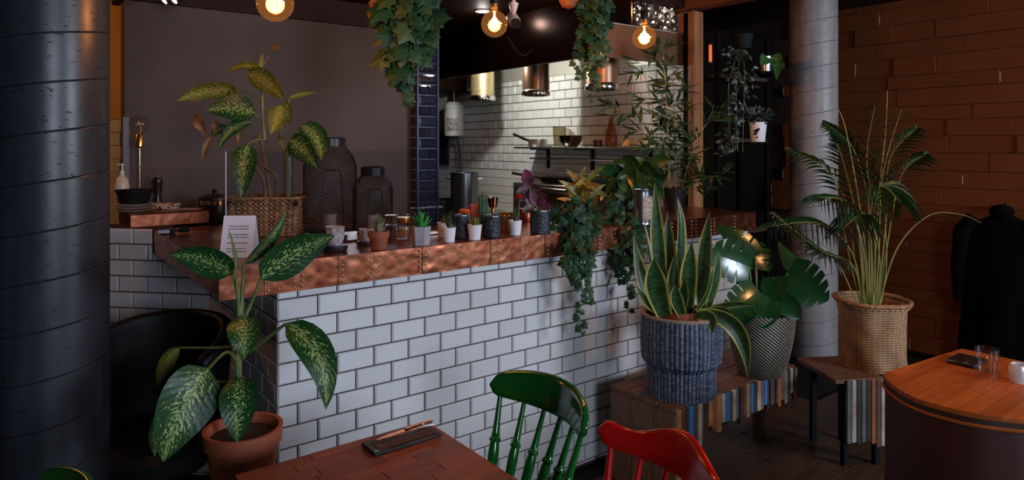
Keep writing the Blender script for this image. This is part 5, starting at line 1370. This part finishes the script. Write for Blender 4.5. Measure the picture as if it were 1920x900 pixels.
for ci, cn in enumerate(canes):
    pstem(o, cn, (.0065 if ci < 2 else .004, .0015), M_canes if ci < 2 else M_stem, 'cane', 6)
    ps = [at(*q) for q in cn]
    for k in range(19 if ci < 2 else 12):
        t = (.25 + .75 * k / 18.0 if ci < 2 else .3 + .7 * k / 11.0) * (len(ps) - 1); i = min(int(t), len(ps) - 2); p = ps[i].lerp(ps[i + 1], t - i)
        a = rg.uniform(0, 2 * PI); d = Vector((math.cos(a), math.sin(a) * .7, rg.uniform(-.1, .6))).normalized()
        e = p + d * rg.uniform(.04, .10)
        part('twig', MB().tube([p, e], .001, 4), M_stem, o, world=True)
        for j in range(6):
            dd = (d + Vector((rg.uniform(-.9, .9), rg.uniform(-.7, .5), rg.uniform(-.9, .7)))).normalized()
            put_leaf(o, BL, p.lerp(e, .3 + .7 * j / 4), dd, Vector((rg.uniform(-.4, .4), -.6, 1)), rg.uniform(.075, .13))
# --- snake plant in the blue basket, on the bench
bq = gz(1277, 738, BZ)
Ys = 3.12
cb_ = Vector(((1277 - CX) / F * Ys, Ys, BZ + .001))
o = thing('snake_plant', 'yellow-edged snake plant in a blue wicker basket on the bench', 'potted plant', tuple(cb_))
M_blue = ribbed('blue_wicker', (.010, .018, .042), (.17, .20, .27), 54, 96)
rA, rB = 61 * Ys / F, 72 * Ys / F; HB = .365
def bprof(t):
    z = t * HB
    if t < .36: return rA * (1 + .02 * t), z
    if t < .44: return rA + (rB - rA) * (t - .36) / .08, z
    return rB * (1 + .03 * math.sin((t - .44) / .56 * PI)) - .002, z
def bgrid(u, v):
    rr, z = bprof(v); ci = int(u * 54 + 1e-6)
    rr += .0045 * abs(math.sin(PI * u * 54)) + .0014 * abs(math.sin(PI * (v * 35 + .5 * (ci % 2))))
    return (rr * math.cos(u * 2 * PI), rr * math.sin(u * 2 * PI), z)
mb = MB().grid(bgrid, 432, 140); mb.uv = [(u, v * HB) for u, v in mb.uv]
wb = part('wicker_basket', mb, M_blue, o, smooth=80)
rr, _ = bprof(1)
part('rim', MB().lathe([(rr - .012, HB - .01), (rr + .004, HB - .006), (rr + .006, HB + .004), (rr - .006, HB + .008), (rr - .012, HB)], 60), mat('pale_straw_rim', (.3, .22, .16), .6), wb)
part('basket_base', MB().lathe([(.0001, .002), (rA, .002)], 40), M_blackmatte, o)
part('terracotta_pot', MB().lathe([(.075, .08), (.098, HB - .02), (.106, HB - .02), (.108, HB + .022), (.098, HB + .022), (.09, HB - .02)], 44), M_terra, o)
part('soil', MB().lathe([(.0001, HB - .005), (.098, HB - .01)], 30), M_soil, o)
m, nt, bs = newmat('snake_leaf'); uv = coord(nt, 'UV'); sx_ = nt.nodes.new('ShaderNodeSeparateXYZ'); nt.links.new(uv, sx_.inputs[0])
u = mth(nt, 'ABSOLUTE', mth(nt, 'SUBTRACT', sx_.outputs[0], .5))
band = noi(nt, coord(nt, 'UV', (1.5, 26, 1)), 1.0, 3)
cc = mixc(nt, ramp(nt, band, [(.38, 0.0), (.6, 1.0)]), (.006, .028, .008), (.028, .075, .018))
cc = mixc(nt, ramp(nt, mth(nt, 'ADD', u, mth(nt, 'MULTIPLY', mth(nt, 'SUBTRACT', noi(nt, uv, 9.0), .5), .06)), [(.36, 0.0), (.40, 1.0)]), cc, (.34, .31, .07))
nt.links.new(cc, bs.inputs['Base Color']); bs.inputs['Roughness'].default_value = .33
M_snake = m
for a, b, wp, Ya, Yb_, bd, rl in (
    ((1247, 588), (1228, 342), 30, 3.12, 3.10, (-4, 0), .2), ((1262, 585), (1270, 370), 24, 3.18, 3.2, (10, -20), .7), ((1318, 590), (1331, 396), 30, 3.12, 3.12, (-4, 0), -.2),
    ((1247, 592), (1226, 482), 46, 3.03, 2.99, (-6, 0), 0), ((1289, 588), (1297, 450), 34, 3.06, 3.04, (-2, 0), .1), ((1238, 585), (1188, 440), 28, 3.1, 3.1, (-6, 20), .4),
    ((1262, 588), (1268, 470), 24, 3.08, 3.08, (-4, 0), .3), ((1240, 590), (1192, 532), 16, 3.05, 3.0, (-4, 6), .5), ((1280, 592), (1266, 532), 26, 3.02, 3.0, (-4, 0), 0),
    ((1291, 592), (1338, 490), 14, 3.04, 3.02, (8, 14), .9), ((1318, 585), (1418, 573), 14, 3.05, 2.98, (0, -8), .5), ((1304, 588), (1402, 710), 34, 3.0, 2.9, (26, -34), .2),
    ((1318, 588), (1378, 614), 22, 3.02, 2.95, (10, -16), .4), ((1322, 588), (1347, 468), 20, 3.1, 3.1, (6, 0), .6), ((1308, 592), (1334, 628), 28, 2.99, 2.94, (10, -12), .1),
    ((1236, 580), (1206, 408), 14, 3.14, 3.16, (0, 0), .9), ((1256, 588), (1252, 395), 30, 3.2, 3.22, (0, 0), -.1), ((1276, 592), (1284, 520), 22, 3.03, 3.01, (2, 0), -.3)):
    pleaf(o, M_snake, a, b, wp, Ya, Yb_, pf_sword, bd, 0, rl, .3, .03, 'leaf', 14, 6)
# --- monstera in the patterned pot
Ym = 3.38
cm = Vector(((1426 - CX) / F * Ym, Ym, BZ + .001))
o = thing('monstera_plant', 'split-leaf monstera in a silver-black woven pot on the bench', 'potted plant', tuple(cm))
M_mpot = weave('silver_black_weave', (.010, .009, .008), (.22, .18, .13), 46, 62, 'diag', .45)
r0, r1, HM = 38 * Ym / F, 60 * Ym / F, .315
def mg(u, v):
    rr = r0 + (r1 - r0) * math.sin(v * PI / 2) ** .8
    rr += .0032 * math.sin(2 * PI * (u * 46 + v * HM * 62))
    return (rr * math.cos(u * 2 * PI), rr * math.sin(u * 2 * PI), v * HM)
mb = MB().grid(mg, 460, 90); mb.uv = [(u, v * HM) for u, v in mb.uv]
part('woven_pot', mb, M_mpot, o, smooth=80)
part('pot_base', MB().lathe([(.0001, .002), (r0, .002)], 30), M_blackmatte, o)
part('soil', MB().lathe([(.0001, HM - .03), (r1 - .006, HM - .035)], 36), M_soil, o)
M_mon = mat('monstera_leaf_green', (.008, .045, .014), .2, var=((.012, .065, .018), 5), spec=.6)
def monstera(a, b, wp, Ya, Yb_, roll, split=True, fold=.16):
    p0, p2 = at(a[0], a[1], Ya), at(b[0], b[1], Yb_); t = (p2 - p0); L = t.length; t.normalize()
    view = ((p0 + p2) / 2 - Vector((0, 0, CH))).normalized(); side = Matrix.Rotation(roll, 3, t) @ t.cross(view).normalized(); nn = t.cross(side)
    hw = wp * Ya / F / 2
    mb = MB(); N = 4 if split else 1
    def edge(s): return hw * (math.sin(PI * min(1, (.14 + .86 * s)) ** .8) ** .7)
    for sg in (1, -1):
        K = 60; vs = [];
        for k in range(K + 1):
            s = k / K; e = edge(s); q = 1.0
            if split and .18 < s < .93:
                ph = ((s - .18) / .75 * N) % 1
                q = 1 - .6 * max(0, 1 - (abs(ph - .5) / .13) ** 2) if abs(ph - .5) < .13 else 1
            lobe = -.14 * L if s == 0 else -.14 * L * (1 - s) ** 3
            for j in range(5):
                f = j / 4 * q
                vs.append(p0 + t * (s * L + lobe * f + .10 * L * f * (1 - s)) + side * (sg * e * f) + nn * (fold * e * f * f) - nn * (.18 * L * s * s))
        fs = []
        for k in range(K):
            for j in range(4): fs.append((k * 5 + j, k * 5 + j + 1, (k + 1) * 5 + j + 1, (k + 1) * 5 + j))
        mb.add(vs, fs)
    part('leaf', mb, M_mon, o, world=True, smooth=60)
ml = [((1476, 512), (1551, 566), 92, 3.3, 3.2, .2, True), ((1482, 512), (1476, 452), 76, 3.36, 3.5, 1.0, False), ((1466, 560), (1499, 598), 40, 3.26, 3.2, .1, False),
      ((1405, 500), (1330, 470), 84, 3.34, 3.26, .2, True), ((1418, 505), (1412, 440), 70, 3.42, 3.5, .4, True), ((1422, 545), (1362, 590), 66, 3.26, 3.16, .2, True),
      ((1440, 560), (1432, 612), 52, 3.28, 3.2, 0, False), ((1416, 480), (1352, 418), 56, 3.44, 3.5, .7, True), ((1450, 520), (1456, 570), 50, 3.3, 3.24, .3, False), ((1400, 560), (1392, 606), 46, 3.3, 3.22, .2, False)]
for q in ml:
    monstera(*q); a = q[0]
    pstem(o, [(1426 + (a[0] - 1426) * .25, 606, Ym), (1426 + (a[0] - 1426) * .6, 570, Ym - .03), (a[0], a[1], q[3])], (.006, .004), M_stem)
# --- areca palm in the straw basket
Yp = 3.52
cp = Vector(((1635 - CX) / F * Yp, Yp, BZ + .001))
o = thing('areca_palm', 'feathery areca palm in a brown straw basket on the stool', 'potted plant', tuple(cp))
M_straw = weave('straw_zigzag', (.46, .24, .10), (.16, .075, .03), 40, 80, 'zig')
HP = .335
def pg(u, v):
    a = u * 2 * PI; x, y = math.cos(a), math.sin(a)
    k = 5 if v < .15 else 3
    q = (abs(x) ** 2.6 + abs(y) ** 2.6) ** (-1 / 2.6)
    rr = .155 * (1 - .06 * math.sin(v * PI)) * q + (.012 if v > .93 else 0) + .012 * noise.noise(Vector((x * 2, y * 2, v * 3)))
    rr += .0028 * math.sin(2 * PI * (v * HP * 80 + abs(((u * 40) % 1) - .5)))
    return (rr * x, rr * y, v * HP)
mb = MB().grid(pg, 420, 84); mb.uv = [(u, v * HP) for u, v in mb.uv]
sb = part('straw_basket', mb, M_straw, o, smooth=80)
part('folded_rim', MB().tube([tuple(Vector(pg(k / 72, 1.0)) + Vector((0, 0, .002 * (k % 2)))) for k in range(73)], .011, 8), mat('straw_edge', (.44, .22, .09), .6, var=((.15, .07, .03), 70)), sb)
part('basket_base', MB().lathe([(.0001, .002), (.15, .002)], 30), M_blackmatte, o)
part('soil', MB().lathe([(.0001, HP - .06), (.15, HP - .065)], 30), M_soil, o)
M_palm = mat('palm_leaflet_green', (.012, .038, .010), .42, var=((.022, .062, .012), 6)); M_pst = mat('yellow_palm_stem', (.30, .27, .07), .45, var=((.2, .22, .05), 10))
def frond(pts, L0, npair, droop, seed, m=M_palm):
    ps = [at(*q) for q in pts]; fine = []
    n = len(ps)
    for i in range(n - 1):
        a = ps[max(i - 1, 0)]; b = ps[i]; c = ps[i + 1]; d = ps[min(i + 2, n - 1)]
        for k in range(10):
            t = k / 10; fine.append(.5 * ((2 * b) + (c - a) * t + (2 * a - 5 * b + 4 * c - d) * t * t + (3 * b - a - 3 * c + d) * t ** 3))
    fine.append(ps[-1]); K = len(fine)
    st = part('frond_stem', MB().tube(fine, [.0045 * (1 - .8 * i / K) for i in range(K)], 6), M_pst, o, world=True)
    if npair:
        rg = random.Random(seed); mb = MB()
        for j in range(npair):
            f = .45 + .55 * j / (npair - 1); i = min(int(f * (K - 1)), K - 2); p = fine[i]; tg = (fine[i + 1] - fine[i]).normalized()
            sd = tg.cross(Vector((rg.uniform(-.2, .2), -.4, 1))).normalized()
            L = L0 * (math.sin(PI * (.18 + .8 * (f - .45) / .55)) ** .6) * rg.uniform(.85, 1.1)
            for s_ in (-1, 1):
                d = (tg * .75 + sd * s_ * .8).normalized()
                e = p + d * L - Vector((0, 0, L * droop)); mid = p + d * L * .55 + Vector((0, 0, L * .06))
                mb.leaf(p, mid, e, tg.cross(d), .017, pf_lance, 5, 2, .2)
        part('frond', mb, m, o, world=True, smooth=70)
B_ = lambda dx: (1632 + dx, 596, Yp + random.uniform(-.03, .03))
fr = [([B_(-14), (1600, 480, 3.45), (1540, 420, 3.35), (1440, 425, 3.2)], .17, 20, .45), ([B_(8), (1648, 470, 3.5), (1655, 330, 3.45), (1690, 205, 3.4)], .16, 20, .15), ([B_(-6), (1610, 430, 3.6), (1580, 300, 3.7), (1560, 250, 3.7)], .17, 18, .3),
      ([B_(4), (1640, 420, 3.5), (1625, 300, 3.5), (1640, 200, 3.5)], .15, 18, .25), ([B_(12), (1665, 450, 3.5), (1690, 330, 3.45), (1735, 290, 3.4)], .16, 16, .4), ([B_(-10), (1610, 450, 3.45), (1590, 380, 3.35), (1530, 370, 3.25)], .16, 18, .6),
      ([B_(0), (1630, 420, 3.4), (1650, 350, 3.3), (1690, 380, 3.2)], .16, 16, .7), ([B_(-4), (1618, 460, 3.6), (1560, 330, 3.75), (1480, 280, 3.8)], .17, 18, .35), ([B_(6), (1640, 450, 3.4), (1620, 400, 3.3), (1580, 430, 3.2)], .15, 16, .7),
      ([B_(-8), (1600, 500, 3.4), (1540, 470, 3.25), (1450, 400, 3.2)], .14, 14, .5), ([B_(2), (1630, 400, 3.6), (1600, 280, 3.65), (1545, 230, 3.7)], .15, 16, .3), ([B_(10), (1660, 430, 3.55), (1668, 300, 3.55), (1720, 240, 3.5)], .15, 18, .35)]
for k, q in enumerate(fr): frond(q[0], q[1] * 1.1, int(q[2] * 1.45), q[3], k)
for pts in ([B_(10), (1680, 470, 3.5), (1740, 405, 3.45), (1800, 402, 3.4), (1840, 418, 3.4)], [B_(-16), (1570, 490, 3.4), (1520, 440, 3.3)], [B_(0), (1618, 430, 3.5), (1585, 240, 3.5), (1560, 190, 3.5)], [B_(5), (1645, 400, 3.5), (1660, 250, 3.5), (1664, 170, 3.5)], [B_(-12), (1590, 470, 3.5), (1560, 300, 3.5)],
            [B_(14), (1662, 500, 3.5), (1660, 420, 3.5)], [B_(-3), (1622, 500, 3.42), (1612, 420, 3.42)], [B_(7), (1650, 500, 3.45), (1640, 420, 3.45)], [B_(-9), (1606, 510, 3.5), (1596, 430, 3.5)], [B_(3), (1636, 520, 3.4), (1634, 440, 3.4)]):
    frond(pts, 0, 0, 0, 0)
# --- plants on the dark shelf
q = at(1395, 140, 4.75)
o = thing('trailing_shelf_plant', 'dark small-leaved plant trailing down the unlit shelf rack', 'hanging plant', tuple(at(1392, 92, 4.72)))
part('pot', MB().lathe(prof_pot(.06, .075, .1), 24), M_blackmatte, o)
M_sh = mat('grey_green_small_leaf', (.022, .032, .022), .4, rnd=.4)
SLf = MB().leaf((0, 0, 0), (0, .5, .08), (0, 1, 0), (1, 0, 0), .5, pf_oval, 4, 2, .2).mesh('small_leaf', M_sh, 70)
rg = random.Random(6)
for k in range(170):
    t = rg.random(); px = 1378 + 14 * math.sin(t * 5) + rg.uniform(-26, 26) * (1 - .35 * t); py = 85 + t * 205
    put_leaf(o, SLf, at(px, py, 4.58 + rg.uniform(-.06, .06)), (rg.uniform(-1, 1), rg.uniform(-.5, .2), -rg.random()), (rg.uniform(-.5, .5), -1, rg.uniform(0, .8)), rg.uniform(.03, .05))
for x in (-14, 0, 14): pstem(o, [(1390 + x * .3, 92, 4.68), (1382 + x, 150, 4.6), (1380 + x, 220, 4.6), (1384 + x * .6, 285, 4.6)], (.003, .002), M_stem, 'vine', 5)
p = at(1436, 134, 4.6)
o = thing('silver_pot_plant', 'small silver cup with a green pothos leaf in the dark corner', 'potted plant', tuple(p))
part('silver_cup', MB().lathe([(.0001, 0), (.036, 0), (.047, .1), (.05, .102), (.045, .102), (.0001, .09)], 30), M_steel, o)
part('shelf_bracket', MB().box((0, .08, -.012), (.12, .26, .02), 0, .003), M_dark, o)
for a, b, wp in (((1440, 108), (1426, 122), 26), ((1450, 108), (1466, 118), 16), ((1452, 110), (1456, 150), 16), ((1446, 106), (1470, 130), 14)): pleaf(o, mat('shelf_leaf_green', (.03, .12, .03), .4) if 'shelf_leaf_green' not in bpy.data.materials else bpy.data.materials['shelf_leaf_green'], a, b, wp, 4.55, 4.5, pf_oval, (4, -4), 0, .2)
p = at(1421, 266, 4.62)
o = thing('white_pot_shrub', 'tapered white pot with a dark leaf motif and bushy plant', 'potted plant', tuple(p))
part('white_pot', MB().lathe([(.0001, 0), (.046, 0), (.06, .135), (.056, .135), (.054, .11), (.0001, .11)], 32), M_white, o)
pr_ = at(1421, 266, 4.62)
mk_ = MB()
for cx_, cz_, rr_ in ((-.03, .075, .016), (-.018, .085, .012), (-.034, .055, .012), (-.026, .03, .008)):
    def dec(u, v, cx_=cx_, cz_=cz_, rr_=rr_):
        a = u * 2 * PI; x = cx_ + v * rr_ * math.cos(a); z = cz_ + v * rr_ * .7 * math.sin(a) * (1 + .6 * math.cos(a))
        rad = .046 + .014 * z / .135 + .0012; return (x, -math.sqrt(max(1e-6, rad * rad - x * x)), z)
    mk_.grid(dec, 14, 3)
part('leaf_motif', mk_, M_black, o)
part('shelf_bracket', MB().box((.0, .08, -.012), (.16, .28, .02), 0, .003), M_dark, o)
rg = random.Random(9)
for k in range(90):
    a = rg.random() * 2 * PI; q_ = math.sqrt(rg.random()) * 24
    put_leaf(o, SLf, at(1420 + q_ * math.cos(a) * 1.1, 216 + q_ * math.sin(a) * .6, 4.6 + rg.uniform(-.05, .05)), (math.cos(a), rg.uniform(-.4, .2), .4 - math.sin(a)), (0, -1, .8), rg.uniform(.02, .036))
